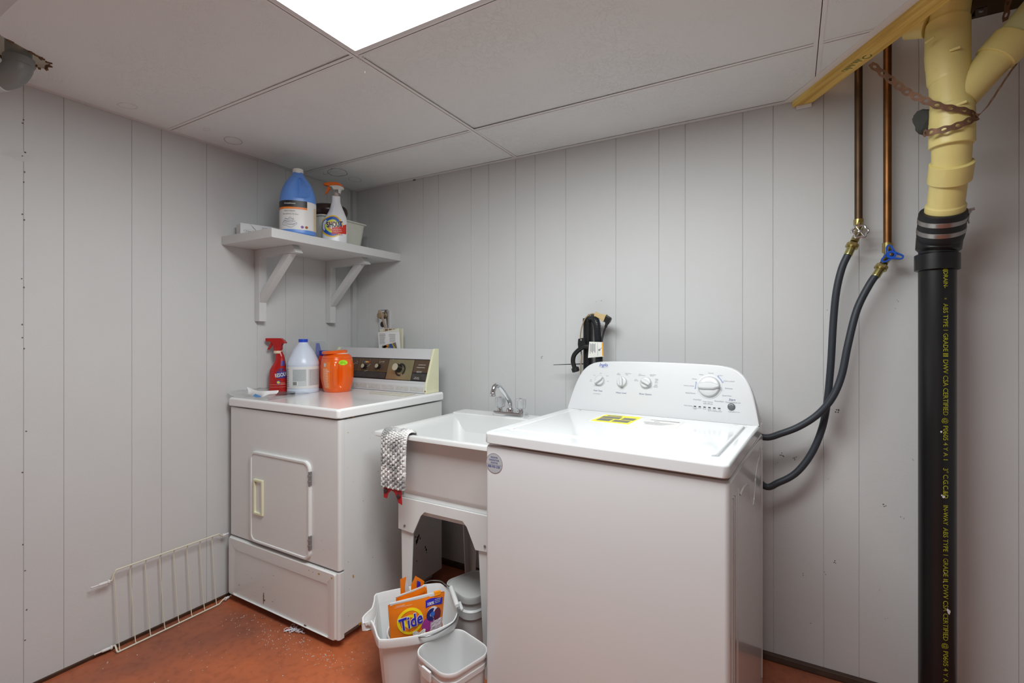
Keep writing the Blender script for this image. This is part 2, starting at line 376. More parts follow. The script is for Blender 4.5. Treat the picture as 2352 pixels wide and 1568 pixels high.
# ================================================================== shared materials
m_enamel = M('white_enamel', (220,223,224), rough=.18, coat=.5)
m_enamel_old = M('old_white_enamel', (224,226,225), rough=.24, coat=.3, vary=.015, vscale=4)
m_wplast = M('white_plastic', (205,207,209), rough=.3)
m_print = M('grey_print', (120,124,134), rough=.6)
m_printb = M('slate_blue_print', (78,92,128), rough=.6)
m_black = M('black_plastic', (26,27,29), rough=.35)
m_rust = M('rust_stain', (126,70,20), rough=.9, vary=.4, vscale=90)
m_rusty = M('rust_yellow', (196,150,30), rough=.9, vary=.3, vscale=90)
m_gap = M('bare_black_metal', (22,20,18), rough=.9)
m_chrome = M('chrome', (225,226,228), rough=.08, metal=1.0)
m_steel = M('galvanised_steel', (170,170,172), rough=.35, metal=1.0)
m_cream = M('aged_cream_plastic', (226,226,192), rough=.4, vary=.04, vscale=12)
m_red = M('red_print', (196,40,34), rough=.5)
m_navy = M('navy_print', (44,62,130), rough=.5)
def blob(mb, fn, cx, cy, r, n=9, asp=1.0, seed=0):
    rnd = random.Random(seed)
    mb.add([fn(cx+math.cos(2*math.pi*k/n)*r*rnd.uniform(.5, 1.2), cy+math.sin(2*math.pi*k/n)*r*asp*rnd.uniform(.5, 1.2)) for k in range(n)], [tuple(range(n))])

# ================================================================== DRYER
DX0, DX1, DY0, DY1, DT = -2.208, -1.490, 1.274, 1.911, .9155
dr = thing('clothes_dryer', 'old white front-loading dryer with brown control strip, against the left wall', 'dryer', ((DX0+DX1)/2, (DY0+DY1)/2, 0))
# body: side shell and wrap-around front
mb = MB(); mb.box(DX0+.004, DX1-.004, DY0+.030, DY1, .045, .872); mb.build('body', m_enamel_old, dr, world=True, bevel=.004)
mb = MB(); mb.box(DX0+.05, DX1-.05, DY0+.06, DY1-.02, 0, .05); mb.build('base', M('inner_frame_grey', (196,198,198), rough=.5), dr, world=True)
mb = MB(); mb.loft([at(rr(DX0, DX1, DY0+.004, DY0+.0285, (.001,.001,.011,.011), 4), z) for z in (.297, .872)]); mb.build('front_panel', m_enamel_old, dr, world=True, bevel=.002)
# lower panel with a stamped recess
lp = [at(rr(DX0, DX1, DY0+.002, DY0+.0285, (.001,.001,.011,.011), 4), z) for z in (.034, .2885)]
mb = MB(); mb.loft(lp); lpo = mb.build('lower_panel', m_enamel_old, dr, world=True, bevel=.003)
def fr(y): return lambda x, z: Vector((x, y, z))
fx0, fx1, fz0, fz1 = DX0+.055, DX1-.062, .036, .235
mb = MB()
o_ = rr(fx0-.016, fx1+.016, fz0-.0, fz1+.016, .012, 4); i_ = rr(fx0, fx1, fz0, fz1, .006, 4)
fo = rr(DX0+.004, DX1-.012, .035, .2875, .004, 4)
mb.loft([[Vector((x, DY0+.0018, z)) for x, z in fo], [Vector((x, DY0-.006, z)) for x, z in rr(DX0+.008, DX1-.016, .035, .2845, .008, 4)], [Vector((x, DY0-.006, z)) for x, z in o_], [Vector((x, DY0+.0012, z)) for x, z in i_]], False, True)
mb.build('stamped_frame', m_enamel_old, lpo, world=True, smooth=25)
# top
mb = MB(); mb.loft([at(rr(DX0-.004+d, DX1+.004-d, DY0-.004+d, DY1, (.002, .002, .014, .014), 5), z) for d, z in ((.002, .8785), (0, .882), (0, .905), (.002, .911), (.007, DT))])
mb.build('top', M('old_enamel_lit_top', (238,239,239), rough=.2, coat=.4), dr, world=True)  # light from above is put into the colour: paler enamel than the body
mb = MB(); mb.box(DX0+.04, DX1-.04, DY0+.045, DY1-.01, .870, .880); mb.build('inner_frame', M('inner_frame_grey', (196,198,198), rough=.5), dr, world=True)
# door
def dpt(u, v): q = PY(u, v, DY0); return q.x, q.z
xa, _ = dpt(577, 1035); xb, _ = dpt(714, 1060); za = .362; zb = .788
za = dpt(577, 1245)[1]; zb = dpt(577, 1038)[1]
# The door's lower edge runs level: take both heights at its hinge side
zb2 = dpt(700, 1052)[1]; za2 = dpt(700, 1278)[1]; zb = (zb+zb2)/2; za = (za+za2)/2
mb = MB(); rims = [(0, .004), (0, -.005), (.003, -.008), (.010, -.008), (.013, -.0045)]
mb.loft([[Vector((x, DY0+y, z)) for x, z in rr(xa+d, xb-d, za+d, zb-d, .034-d*.8, 6)] for d, y in rims], False, True)
door = mb.build('door', m_enamel_old, dr, world=True, smooth=40)
hx0, hx1 = dpt(587, 1140)[0], dpt(608, 1140)[0]; hz0, hz1 = dpt(597, 1181)[1], dpt(597, 1100)[1]
mb = MB(); Y = DY0-.0045
mb.loft([[Vector((x, y, z)) for x, z in rr(hx0+d, hx1-d, hz0+d, hz1-d, .002, 2)] for d, y in ((0, Y+.002), (0, Y-.006), (.002, Y-.008), (.009, Y-.008), (.011, Y+.0035))], False, True)
hd = mb.build('handle', m_cream, door, world=True, smooth=0)
tag(hd, 'cream recessed pull')
mb = MB(); mb.add([Vector((x, Y-.0002, z)) for x, z in ((hx0+.016, hz0+.014), (hx1-.012, hz0+.012), (hx1-.012, hz1-.012), (hx0+.022, hz1-.014))], [(0,1,2,3)])
mb.v = [p+Vector((0, .0034, 0)) for p in mb.v]; mb.build('pull_hollow', M('yellowed_plastic', (206,198,96), rough=.5), door, world=True, smooth=0)
for zc in (dpt(712, 1098)[1], dpt(712, 1245)[1]):
    mb = MB(); mb.box(xb-.005, xb+.004, DY0-.0095, DY0+.002, zc-.028, zc+.028)
    for k in (-1, 1): mb.box(xb-.007, xb+.006, DY0-.0105, DY0, zc+k*.011-.0035, zc+k*.011+.0035)
    mb.build('hinge', m_steel, dr, world=True, bevel=.0008, seg=1)
# rust and paint chips
mb = MB(); my = MB(); F1 = fr(DY0+.0034)
rnd = random.Random(3)
for u, v, r in ((672, 950, .006), (700, 954, .004), (745, 959, .008), (760, 961, .006), (607, 1378, .006), (606, 1362, .003), (626, 1381, .003), (549, 1343, .004), (632, 1376, .002), (700, 1437, .012), (718, 1449, .006), (533, 1362, .012), (540, 1366, .006)):
    x, z = dpt(u, v); blob(mb, fr(DY0+.0034 if v < 1000 else (DY0-.0001 if v < 1370 or v > 1390 else DY0-.0001)), x, z, r, asp=.5, seed=u)
x, z = dpt(605, 1371); mb.add([Vector((x-.0015, DY0-.0001, z-.028)), Vector((x+.001, DY0-.0001, z-.030)), Vector((x+.004, DY0-.0001, z+.008)), Vector((x-.002, DY0-.0001, z+.02))], [(0,1,2,3)])
S1 = lambda y, z: Vector((DX1-.0037, y, z))
def spt(u, v): q = PX(u, v, DX1-.004); return q.y, q.z
for u, v, r in ((800, 958, .006), (812, 955, .010), (799, 993, .003), (800, 1290, .003), (811, 1322, .006), (812, 1325, .005), (826, 1432, .010), (836, 1443, .010), (845, 1437, .007)):
    y, z = spt(u, v); blob(my, S1, y, z, r, asp=.7, seed=u)
for u, v, r in ((712, 1308, .004), (722, 1312, .003), (735, 1316, .008), (765, 1326, .006)):
    x, z = dpt(u, v); blob(my, fr(DY0-.0063), x, z, r, asp=.5, seed=u)
for k in range(46):
    y, z = rnd.uniform(DY0+.04, DY1-.02), rnd.uniform(.06, .8); blob(mb, S1, y, z, rnd.uniform(.0008, .002), n=6, seed=k)
for k in range(26):
    x, z = rnd.uniform(DX0+.05, DX1-.02), rnd.uniform(.04, .4); blob(mb, fr(DY0-.0001 if z < .285 else DY0+.0034), x, z, rnd.uniform(.0008, .0018), n=6, seed=k+90)
mc = MB()
for u, v, r in ((957, 1244, .008), (959, 1237, .007), (962, 1231, .006), (965, 1236, .004), (954, 1233, .004), (979, 1262, .006), (977, 1257, .005), (980, 1268, .003), (934, 1244, .002), (957, 1288, .003)):
    y, z = spt(u, v); blob(mc, S1, y, z, r, n=11, asp=1.5, seed=u)
tag(mc.build('paint_chip', m_gap, dr, world=True, smooth=0, recalc=False), kind='stuff')
tag(mb.build('rust_mark', m_rust, dr, world=True, smooth=0, recalc=False), kind='stuff'); tag(my.build('rust_mark', m_rusty, dr, world=True, smooth=0, recalc=False), kind='stuff')
# ---- console
CX0, CX1 = -2.196, -1.508
PR = [(1.807, DT), (1.812, DT+.046), (1.864, DT+.196), (1.872, DT+.2135), (1.905, DT+.2135), (1.905, DT)]   # y, z profile
con = MB().prism([(1.822, DT), (1.826, DT+.045), (1.874, DT+.188), (1.882, DT+.2115), (1.903, DT+.2115), (1.903, DT)], lambda y, z: (CX0+.012, y, z), lambda y, z: (CX1-.012, y, z)).build('console', m_wplast, dr, world=True, bevel=.002)
for xa_, xb_ in ((CX0, CX0+.013), (CX1-.013, CX1)):
    e = MB().prism(PR, lambda y, z: (xa_, y, z), lambda y, z: (xb_, y, z)).build('end_cap', m_cream, dr, world=True, bevel=.003)
    tag(e, 'cream plastic end cap')
sc = MB(); sc.lathe([(.003, 0), (.003, .002)], 10, axis_mat((CX1-.006, 1.807, DT+.012), (0, -1, 0))); sc.build('screw', m_rust, e, world=True)
# sloped face frame
A0 = Vector((CX0+.013, 1.826, DT+.045)); AU = Vector((0, .048, .143)).normalized(); AN = Vector((0, -AU.z, AU.y))
LEN = CX1-CX0-.026; SL = math.hypot(.048, .143)
def cf(x, s, h=.0): return A0+Vector((x, 0, 0))+AU*s+AN*h
def cpx(u, v): q = PL(u, v, A0, AN)-A0; return q.x, q.dot(AU)
m_brown = M('brown_metal_panel', (92,74,58), rough=.35, metal=.2, vary=.12, vscale=30)
m_gold = M('brushed_gold_panel', (158,150,118), rough=.3, metal=.7, vary=.08, vscale=20)
m_char = M('charcoal_strip', (62,60,58), rough=.4, vary=.2, vscale=60)
m_line = M('gold_line', (170,148,92), rough=.4, metal=.5)
m_wprint = M('white_print', (228,228,224), rough=.6)
def fplate(name, m, x0, x1, s0, s1, h, parent=con, bev=.0):
    mb = MB(); mb.loft([[cf(x, s, q) for x, s in rr(x0, x1, s0, s1, .001, 1)] for q in (-.001, h)]); return mb.build(name, m, parent, world=True, smooth=0)
S0, S1_ = .010, SL-.030
fplate('top_strip', m_wplast, 0, LEN, S1_+.001, SL+.004, .0016)
panel = fplate('control_panel', m_black, .002, LEN-.004, S0, S1_, .0012)
xg0, xg1 = cpx(893, 860)[0]+.004, cpx(951, 850)[0]
xg0 = cpx(890, 850)[0]; xg1 = cpx(948, 850)[0]
fplate('brown_panel', m_brown, .004, xg0, S0+.042, S1_-.004, .0018); fplate('charcoal_strip', m_char, .004, xg0-.006, S0+.006, S0+.036, .0018)
fplate('dial_plate', m_gold, xg0+.001, xg1, S0+.003, S1_-.004, .0020)
fplate('brown_panel', m_brown, xg1+.004, LEN-.008, S0+.044, S1_-.004, .0018); fplate('charcoal_strip', m_char, xg1+.004, LEN-.008, S0+.006, S0+.038, .0018)
mb = MB()
for s in (S0+.0385, S0+.0405): mb.prism([(.004, s), (xg0, s), (xg0, s+.0008), (.004, s+.0008)], lambda x, q: cf(x, q, .001), lambda x, q: cf(x, q, .0022))
for x in (cpx(845, 850)[0], cpx(868, 850)[0], cpx(824, 845)[0], .20): mb.prism([(x, S0+.042), (x+.0012, S0+.042), (x+.0012, S1_-.004), (x, S1_-.004)], lambda a, q: cf(a, q, .001), lambda a, q: cf(a, q, .0022))
mb.prism([(xg1-.012, S0+.003), (xg1-.011, S0+.003), (xg1-.011, S1_-.004), (xg1-.012, S1_-.004)], lambda a, q: cf(a, q, .001), lambda a, q: cf(a, q, .0024))
mb.build('divider_line', m_line, con, world=True, smooth=0)
# colour scale, lettering
for k, cc in enumerate(((96,150,190), (232,200,70), (226,160,60), (200,70,60))):
    x = cpx(838, 831)[0]+k*.010; s = cpx(847, 831)[1]; fplate('colour_bar', M('scale_%d' % k, cc, rough=.5), x, x+.0095, s-.0035, s+.0035, .0022)
tx = MB()
def ct(body, u, v, w_, **kw): x, s = cpx(u, v); tx.text(body, lambda a, c: cf(x+a, s+c, .0024), width=w_, **kw)
ct('permanent press', 970, 838, .046, shear=.3, bold=.012); ct('pressage permanent', 967, 844, .052, shear=.3, bold=.012)
ct('POUR DE MEILLEURS', 964, 853, .034); ct('RESULTATS', 963, 855, .030); ct('HEAVY DUTY', 958, 867, .028, bold=.01); ct('SERVICE INTENSE', 957, 870, .036, bold=.01)
ct('off', 904, 826, .006); 
for u0, v0, u1, v1 in ((812, 838, 818, 833), (818, 833, 822, 835), (838, 853, 845, 850), (872, 832, 884, 830), (884, 830, 880, 834), (820, 829, 824, 832), (840, 845, 852, 836)):
    a, c = cf(*cpx(u0, v0), .0023), cf(*cpx(u1, v1), .0023); tx.add([a, c, c+AU*.0012, a+AU*.0012], [(0,1,2,3)])
tag(tx.build('lettering', m_wprint, con, world=True, smooth=0, recalc=False), kind='stuff')
def cknob(u, v, r, h, skirt=0):
    x, s = cpx(u, v); m4 = axis_mat(cf(x, s, .002), AN)
    mb = MB(); pr = ([(skirt, 0), (skirt, .004), (r*1.02, .006)] if skirt else [(r*1.04, 0)])+[(r, .004 if not skirt else .008), (r*.94, h-.003), (r*.9, h)]
    mb.lathe(pr, 32, m4); kb = mb.build('knob', m_black, con, world=True)
    MB().lathe([(r*.88, h-.0004), (r*.88, h+.001), (r*.82, h+.0015)], 32, m4).build('knob_face', M('brushed_knob_face', (206,200,176), rough=.3, metal=.45), kb, world=True)
    return kb, m4
cknob(839, 842, .0125, .018); cknob(871, 842, .0125, .018); cknob(806, 842, .0125, .018)
kb, m4 = cknob(917, 846, .021, .030, skirt=.0)
x, s = cpx(920, 849); dm = axis_mat(cf(x, s, .0021), AN)
ring = MB(); tick = MB()
for k in range(30):
    if 9 <= k <= 11 or 24 <= k <= 25: continue
    t0, t1 = 2*math.pi*k/30, 2*math.pi*(k+.82)/30
    ring.add([dm @ Vector((q*math.cos(t), q*math.sin(t), .0004)) for q, t in ((.0245, t0), (.034, t0), (.034, t1), (.0245, t1))], [(0,1,2,3)])
tag(ring.build('dial_scale', m_black, con, world=True, smooth=0), kind='stuff')
# lower lip and beaded strip
MB().prism([(1.806, DT+.001), (1.808, DT+.034), (1.815, DT+.044), (1.83, DT+.047), (1.83, DT+.001)], lambda y, z: (CX0+.013, y, z), lambda y, z: (CX1-.013, y, z)).build('lower_lip', m_wplast, dr, world=True, bevel=.002)
for k in range(7):
    xx = CX0+.03+k*.093; box('vent_patch', M('speckled_grey', (196,196,192), rough=.7, vary=.2, vscale=220), con, xx, xx+.082, 1.8052, 1.808, DT+.010, DT+.028, world=True)

# ================================================================== WASHER
WO = Vector((-.808, 1.239, 0)); WR = R(-3.4); WW, WD, WT = .688, .652, .906
wa = thing('washing_machine', 'white top-loading washing machine with rounded control console', 'washing machine', WO, WR)
WMI = PM[wa.as_pointer()].inverted()
def lo_hit(u, v, p0, n):                           # pixel -> washer-local point on a local plane
    e = WMI @ EYE; d = (WMI.to_3x3()) @ ray(u, v); return e+d*((Vector(p0)-e).dot(n)/d.dot(n))
mb = MB(); mb.loft([at(rr(d, WW-d, .006+d, WD-d, .012, 5), z) for d, z in ((.004, .012), (0, .02), (0, .858), (.003, .864), (.006, .866))]); cab = mb.build('cabinet', m_enamel, wa)
box('plinth', M('inner_frame_grey', (196,198,198), rough=.5), wa, .05, WW-.05, .06, WD-.03, 0, .03)
box('inner_frame', M('inner_frame_grey', (196,198,198), rough=.5), wa, .05, WW-.05, .055, WD-.03, .860, .876)
# stamped relief of the right side
def side(poly, h): return [Vector((WW+h, y, z)) for y, z in poly]
def sp(u, v): q = lo_hit(u, v, (WW, 0, 0), Vector((1,0,0))); return q.y, q.z
mb = MB()
P = [(.11, .08), (.11, .76), (.15, .80), (.30, .79), (.40, .70), (.47, .78), (.55, .81), (.59, .78), (.59, .08)]
def inset(poly, d):
    cx = sum(p[0] for p in poly)/len(poly); cy = sum(p[1] for p in poly)/len(poly)
    return [(cx+(p[0]-cx)*(1-d/.24), cy+(p[1]-cy)*(1-d/.36)) for p in poly]
P2 = [(q.x, q.y) for q in smooth_path([(a, c, 0) for a, c in P]+[(P[0][0], P[0][1], 0)], 5)][:-1]
mb.loft([side(P2, -.001), side(inset(P2, .006), .0016), side(inset(P2, .020), .0016), side(inset(P2, .028), .0003)], False, True)
mb.build('side_relief', m_enamel, wa, smooth=60)
for y in (.035, .060): MB().loft([side(rr(y+d, y+.010-d, .06, .82, .004, 3), h) for d, h in ((0, -.001), (.003, .0022))]).build('side_rib', m_enamel, wa, smooth=60)
for y in (.615,): MB().loft([side(rr(y+d, y+.012-d, .06, .82, .004, 3), h) for d, h in ((0, -.001), (.003, .0022))]).build('side_rib', m_enamel, wa, smooth=60)
# worktop with a shallow well for the lid
lx0, lx1, ly0, ly1 = .043, .648, .074, .548
def wloop(x0, x1, y0, y1, r, z): return at(rr(x0, x1, y0, y1, r, 7), z)
mb = MB(); mb.loft([wloop(.012, WW-.012, .012, WD, .012, .874), wloop(.003, WW-.003, 0, WD, .018, .872), wloop(0, WW, -.002, WD, .016, .875), wloop(0, WW, -.002, WD, .016, .8985), wloop(.0008, WW-.0008, -.0012, WD, .016, .902), wloop(.003, WW-.003, .001, WD-.002, .015, .9048), wloop(.0065, WW-.0065, .0045, WD-.005, .014, WT),
                    wloop(lx0-.012, lx1+.012, ly0-.012, ly1+.004, .022, WT-.0006), wloop(lx0-.003, lx1+.003, ly0-.003, ly1+.003, .016, WT-.0035), wloop(lx0+.001, lx1-.001, ly0+.001, ly1, .014, WT-.0095)], True, True)
mb.build('worktop', m_enamel, wa, smooth=60)
# lid with a finger scoop
mb = MB(); nx, ny = 60, 40
def lidz(x, y):
    z = WT+.0006; e = min(x-lx0, lx1-x, y-ly0)
    if e < .008: z -= .004*(1-max(0, e)/.008)**2
    s_ = max(0, 1-abs((x-(lx0+lx1)/2-.02)/.20)**4) if abs(x-(lx0+lx1)/2-.02) < .20 else 0
    if y < ly0+.022: z -= .0045*s_*(1-(y-ly0)/.022)
    return z
loops = []
for k in range(9):
    d = [0, .001, .003, .006, .010, .018, .04, .10, .18][k]
    loops.append([Vector((x, y, lidz(x, y))) for x, y in rr(lx0+.003+d, lx1-.003-d, ly0+.003+d, ly1-.002-d, max(.012, .014-d*.1), 7)])
base = [Vector((p.x, p.y, WT-.010)) for p in loops[0]]
# finer front edge for the scoop
lid = MB(); g = [lx0+.003+(lx1-lx0-.006)*i/nx for i in range(nx+1)]
def outl(d):
    q = []; 
    for i in range(nx+1): q.append((g[0]+d+(g[-1]-g[0]-2*d)*i/nx, ly0+.003+d))
    for x, y in ((lx1-.003-d, ly0+.1), (lx1-.003-d, ly1-.01), (lx1-.012-d, ly1-.002-d), (lx0+.012+d, ly1-.002-d), (lx0+.003+d, ly1-.01), (lx0+.003+d, ly0+.1)): q.append((x, y))
    r_ = .013
    def rc(x, y):
        if y < ly0+.003+d+r_:
            for cx, sg in ((g[0]+d+r_, -1), (g[-1]-d-r_, 1)):
                if (x-cx)*sg > 0:
                    t = min(1, (x-cx)*sg/r_); return x, ly0+.003+d+r_-r_*math.sqrt(max(0, 1-t*t))
        return x, y
    return [rc(x, y) for x, y in q]
LL = [[Vector((x, y, WT-.010)) for x, y in outl(0)]]+[[Vector((x, y, lidz(x, y))) for x, y in outl(d)] for d in (0, .002, .005, .009, .014, .022)]
lid.loft(LL, False, True); lido = lid.build('lid', m_enamel, wa, smooth=40)
# console
CB = .555; CH = .192; SLANT = .060
def cprof(t):                                      # half outline, left side, of the console front (x from the left, s height)
    return t
ol = []
pts = [(.000, 0), (.006, .030), (.014, .065), (.024, .100), (.036, .130), (.052, .155), (.075, .174), (.105, .1845), (.150, .189), (.230, .1915), (.344, .1925)]
full = pts+[(WW-x, s) for x, s in reversed(pts[:-1])]
full = [(q.x, q.y) for q in smooth_path([(x, s, 0) for x, s in full], 4)]
AL = math.atan2(SLANT, CH); cU = Vector((0, math.sin(AL), math.cos(AL))); cN = Vector((0, -math.cos(AL), math.sin(AL))); cO = Vector((0, CB, WT))
def cw(x, s, h=0): return cO+Vector((x, 0, 0))+cU*(s/math.cos(AL)*1.0)+cN*h
def shrink(poly, d):
    return [(x+d*(1 if x < WW/2 else -1)*min(1, abs(x-WW/2)/.25), max(0, s-d) if s > .02 else s) for x, s in poly]
mb = MB()
mb.loft([[Vector((x, WD-.004-.004*(s/CH), WT+s*.985-.001)) for x, s in shrink(full, .004)], [cw(x, s, -.014) for x, s in full], [cw(x, s, -.003) for x, s in full], [cw(x, s, -.0008) for x, s in shrink(full, .0015)], [cw(x, s, 0) for x, s in shrink(full, .005)]])
con2 = mb.build('console', m_wplast, wa, smooth=40)
def kpx(u, v): q = lo_hit(u, v, cO, cN)-cO; return q.x, q.dot(cU)*math.cos(AL)
def kknob(u, v, r, ang, big=False):
    x, s = kpx(u, v); m4 = axis_mat(cw(x, s, 0), cN, up=(0,0,1))
    MB().lathe([(r*1.16, -.001), (r*1.16, .0012), (r*1.08, .0016)], 40, m4).build('knob_ring', M('knob_ring_grey', (196,197,200), rough=.35) if not big else m_wplast, con2)
    h = .010 if not big else .013
    mb = MB(); mb.lathe([(r*1.02, .001), (r, .004), (r*.95, h-.003), (r*.86, h), (r*.5, h+.0008)], 40, m4); kb = mb.build('knob', m_wplast, con2, smooth=50)
    # grip bar across the knob
    mm = m4 @ Matrix.Rotation(R(ang), 4, 'Z'); g = MB(); w_ = r*.36
    out = [(-r*.98, w_*.75), (-r*.5, w_), (r*.45, w_), (r*1.02, w_*.28), (r*1.02, -w_*.28), (r*.45, -w_), (-r*.5, -w_), (-r*.98, -w_*.75)]
    g.loft([[mm @ Vector((x_, y_, h-.006)) for x_, y_ in out], [mm @ Vector((x_*.98, y_*.9, h+.006)) for x_, y_ in out], [mm @ Vector((x_*.92, y_*.6, h+.010)) for x_, y_ in out]])
    g.build('grip', m_wplast, kb, bevel=.0012, smooth=50)
kknob(1378, 874, .0195, 38); kknob(1429, 877, .0195, 100); kknob(1484, 879, .0205, 155); kknob(1629, 888, .036, 2, big=True)
x, s = kpx(1680, 934); MB().lathe([(.0118, -.001), (.0118, .003), (.0100, .0045), (.006, .0055)], 28, axis_mat(cw(x, s), cN)).build('start_button', M('grey_button', (96,99,102), rough=.25), con2, smooth=50)
tb = MB(); tgm = MB(); tlogo = MB()
def wt(mb, body, u, v, wid, **kw):
    x, s = kpx(u, v); mb.text(body, lambda a, c: cw(x+a, s+c*math.cos(AL), .0004), width=wid, **kw)
wt(tlogo, 'Inglis', 1386, 838, .036, shear=.28, bold=.012)
wt(tb, 'Wash Temp', 1373, 897, .037, shear=.25, bold=.006); wt(tb, 'Water Level', 1426, 902, .041, shear=.25, bold=.006); wt(tb, 'Rinse Option', 1482, 905, .046, shear=.25, bold=.006); wt(tb, 'Start', 1681, 918, .021, shear=.25, bold=.012)
for body, u, v, wd in (('All Cold Rinses', 1371, 904, .028), ('Cool', 1380, 857, .0085), ('Cold', 1365, 861.5, .008), ('Tap', 1357.5, 872, .006), ('Cold', 1357, 875, .008), ('Warm', 1395, 863, .011), ('Hot', 1396, 875.5, .007),
    ('Auto', 1421, 857, .0095), ('Sensing', 1421, 859.7, .015), ('Deep Water', 1443, 857.5, .023), ('Wash', 1440, 860.3, .010), ('Auto', 1470, 859, .0095), ('w/Ex Rinse*', 1474, 862, .026), ('Deep Water', 1500, 860.5, .023), ('Rinse*', 1498, 863, .014), ('Auto', 1461, 871, .0095), ('Sensing', 1461.5, 874, .015),
    ('Deep', 1508.5, 870.5, .011), ('Water', 1508.5, 873, .012), ('w/Ex', 1507, 876, .010), ('Rinse*', 1508, 879, .013), ('Deep', 1507, 883.5, .009), ('w/Fabric', 1506, 886.2, .015), ('Softener', 1506, 888.7, .016),
    ('Heavy', 1610.5, 860, .0135), ('Normal', 1633, 857, .016), ('Colors', 1654.5, 862.2, .015), ('Colors w/Soak', 1674.5, 875.3, .035), ('Delicates', 1674, 892, .024), ('Quick Wash', 1669.5, 908.8, .029), ('Rinse/Spin', 1652, 921.5, .029), ('Clean Washer', 1625.8, 922.7, .033), ('with affresh', 1626, 927, .031), ('Drain/Spin', 1602, 917.7, .027), ('Bulky/Sheets', 1586, 902.5, .033), ('Whites w/Soak', 1582.5, 885.8, .036), ('Whites', 1595, 870.3, .017),
    ('Cycle Status', 1581, 931.2, .029), ('Sensing', 1596, 936.7, .015), ('Fill', 1596, 939.3, .006), ('Wash', 1607, 937.4, .011), ('Rinse', 1618, 938.6, .011), ('Final', 1629.3, 939.6, .010), ('Spin', 1629, 942.8, .009), ('Cycle', 1640.5, 940.7, .011), ('Complete', 1640, 943.7, .019), ('Lid', 1653, 941.8, .006), ('Locked', 1652.5, 945, .014),
    ('Pause/Unlock Lid', 1683, 924.3, .046), ('Cancel', 1679, 945.3, .018), ('hold 3 sec', 1692.5, 946.5, .018)):
    wt(tgm, body, u, v, wd, shear=.2 if body in ('Pause/Unlock Lid', 'Cancel') else 0)
for k in range(14):                                # logo swoosh and the two blue arcs by the big knob
    x, s = kpx(1387, 838.5); t0, t1 = R(200+k*11), R(200+(k+1)*11)
    q = lambda t, f: cw(x+.0215*math.cos(t), s+(.0085+f)*math.sin(t)-.001, .0004)
    tgm.add([q(t0, 0), q(t1, 0), q(t1, .0008), q(t0, .0008)], [(0,1,2,3)])
x, s = kpx(1629, 888)
arcs = MB()
for a0, a1 in ((163, 190), (24, 55)):
    for k in range(8):
        t0, t1 = R(a0+(a1-a0)*k/8), R(a0+(a1-a0)*(k+1)/8); q = lambda t, r_: cw(x+r_*math.cos(t), s+r_*math.sin(t)*.96, .0004)
        arcs.add([q(t0, .043), q(t1, .043), q(t1, .0465), q(t0, .0465)], [(0,1,2,3)])
    for a in (a0, a1): blob(arcs, lambda p, q2: cw(p, q2, .0005), x+.0465*math.cos(R(a)), s+.0445*math.sin(R(a)), .0028, n=12)
tag(arcs.build('selector_arc', M('pale_blue_print', (150,162,196), rough=.6), con2, smooth=0, recalc=False), kind='stuff')
tag(tb.build('lettering', m_printb, con2, smooth=0, recalc=False), kind='stuff'); tag(tgm.build('lettering', m_print, con2, smooth=0, recalc=False), kind='stuff'); tag(tlogo.build('brand_lettering', M('royal_blue_print', (28,72,168), rough=.5), con2, smooth=0, recalc=False), kind='stuff')
for u in (1596.3, 1607.2, 1618.3, 1629.5, 1640.8, 1652):
    v = 932.9+(u-1596.3)*.0855; x, s = kpx(u, v); MB().loft([[cw(x+a, s+c, h) for a, c in rr(-.0042, .0042, -.0015, .0015, .0014, 3)] for h in (-.0005, .0012)]).build('status_light', M('dark_lens', (44,48,56), rough=.3), con2)
# stickers
st = MB(); p = lo_hit(1135.5, 1063.5, (0, .006, 0), Vector((0,-1,0))); rx = .0300
Yf = .0056
def stm(x_, z_, h=0): return Vector((p.x+x_, Yf-h, p.z+z_))
st.loft([[stm(r_*math.cos(2*math.pi*k/40), r_*math.sin(2*math.pi*k/40), h) for k in range(40)] for r_, h in ((rx, 0), (rx, .0003))]); sto = st.build('round_sticker', M('silver_sticker', (176,178,182), rough=.4), wa, smooth=0)
t_ = MB(); ff = lambda a, c: stm(a, c, .0005)
t_.text('REGISTER', ff, width=.025, cy=.0170, bold=.012, ysc=1.15); t_.text('ENREGISTRER', ff, width=.036, cy=.0090, bold=.012, ysc=1.15); t_.text('REGISTRE', ff, width=.025, cy=.0010, bold=.012, ysc=1.15); t_.text('888-900-3381', ff, width=.045, cy=-.0105, bold=.014, ysc=1.3)
t_.add([ff(-.027, -.0048), ff(.027, -.0048), ff(.027, -.0043), ff(-.027, -.0043)], [(0,1,2,3)])
tag(t_.build('lettering', m_navy, sto, smooth=0, recalc=False), kind='stuff')
rg = MB()
for k in range(40):
    t0, t1 = 2*math.pi*k/40, 2*math.pi*(k+1)/40; rg.add([ff(q*math.cos(t), q*math.sin(t)) for q, t in ((rx-.0008, t0), (rx, t0), (rx, t1), (rx-.0008, t1))], [(0,1,2,3)])
rg.build('sticker_edge', M('maroon_print', (126,70,76), rough=.5), sto, smooth=0, recalc=False)
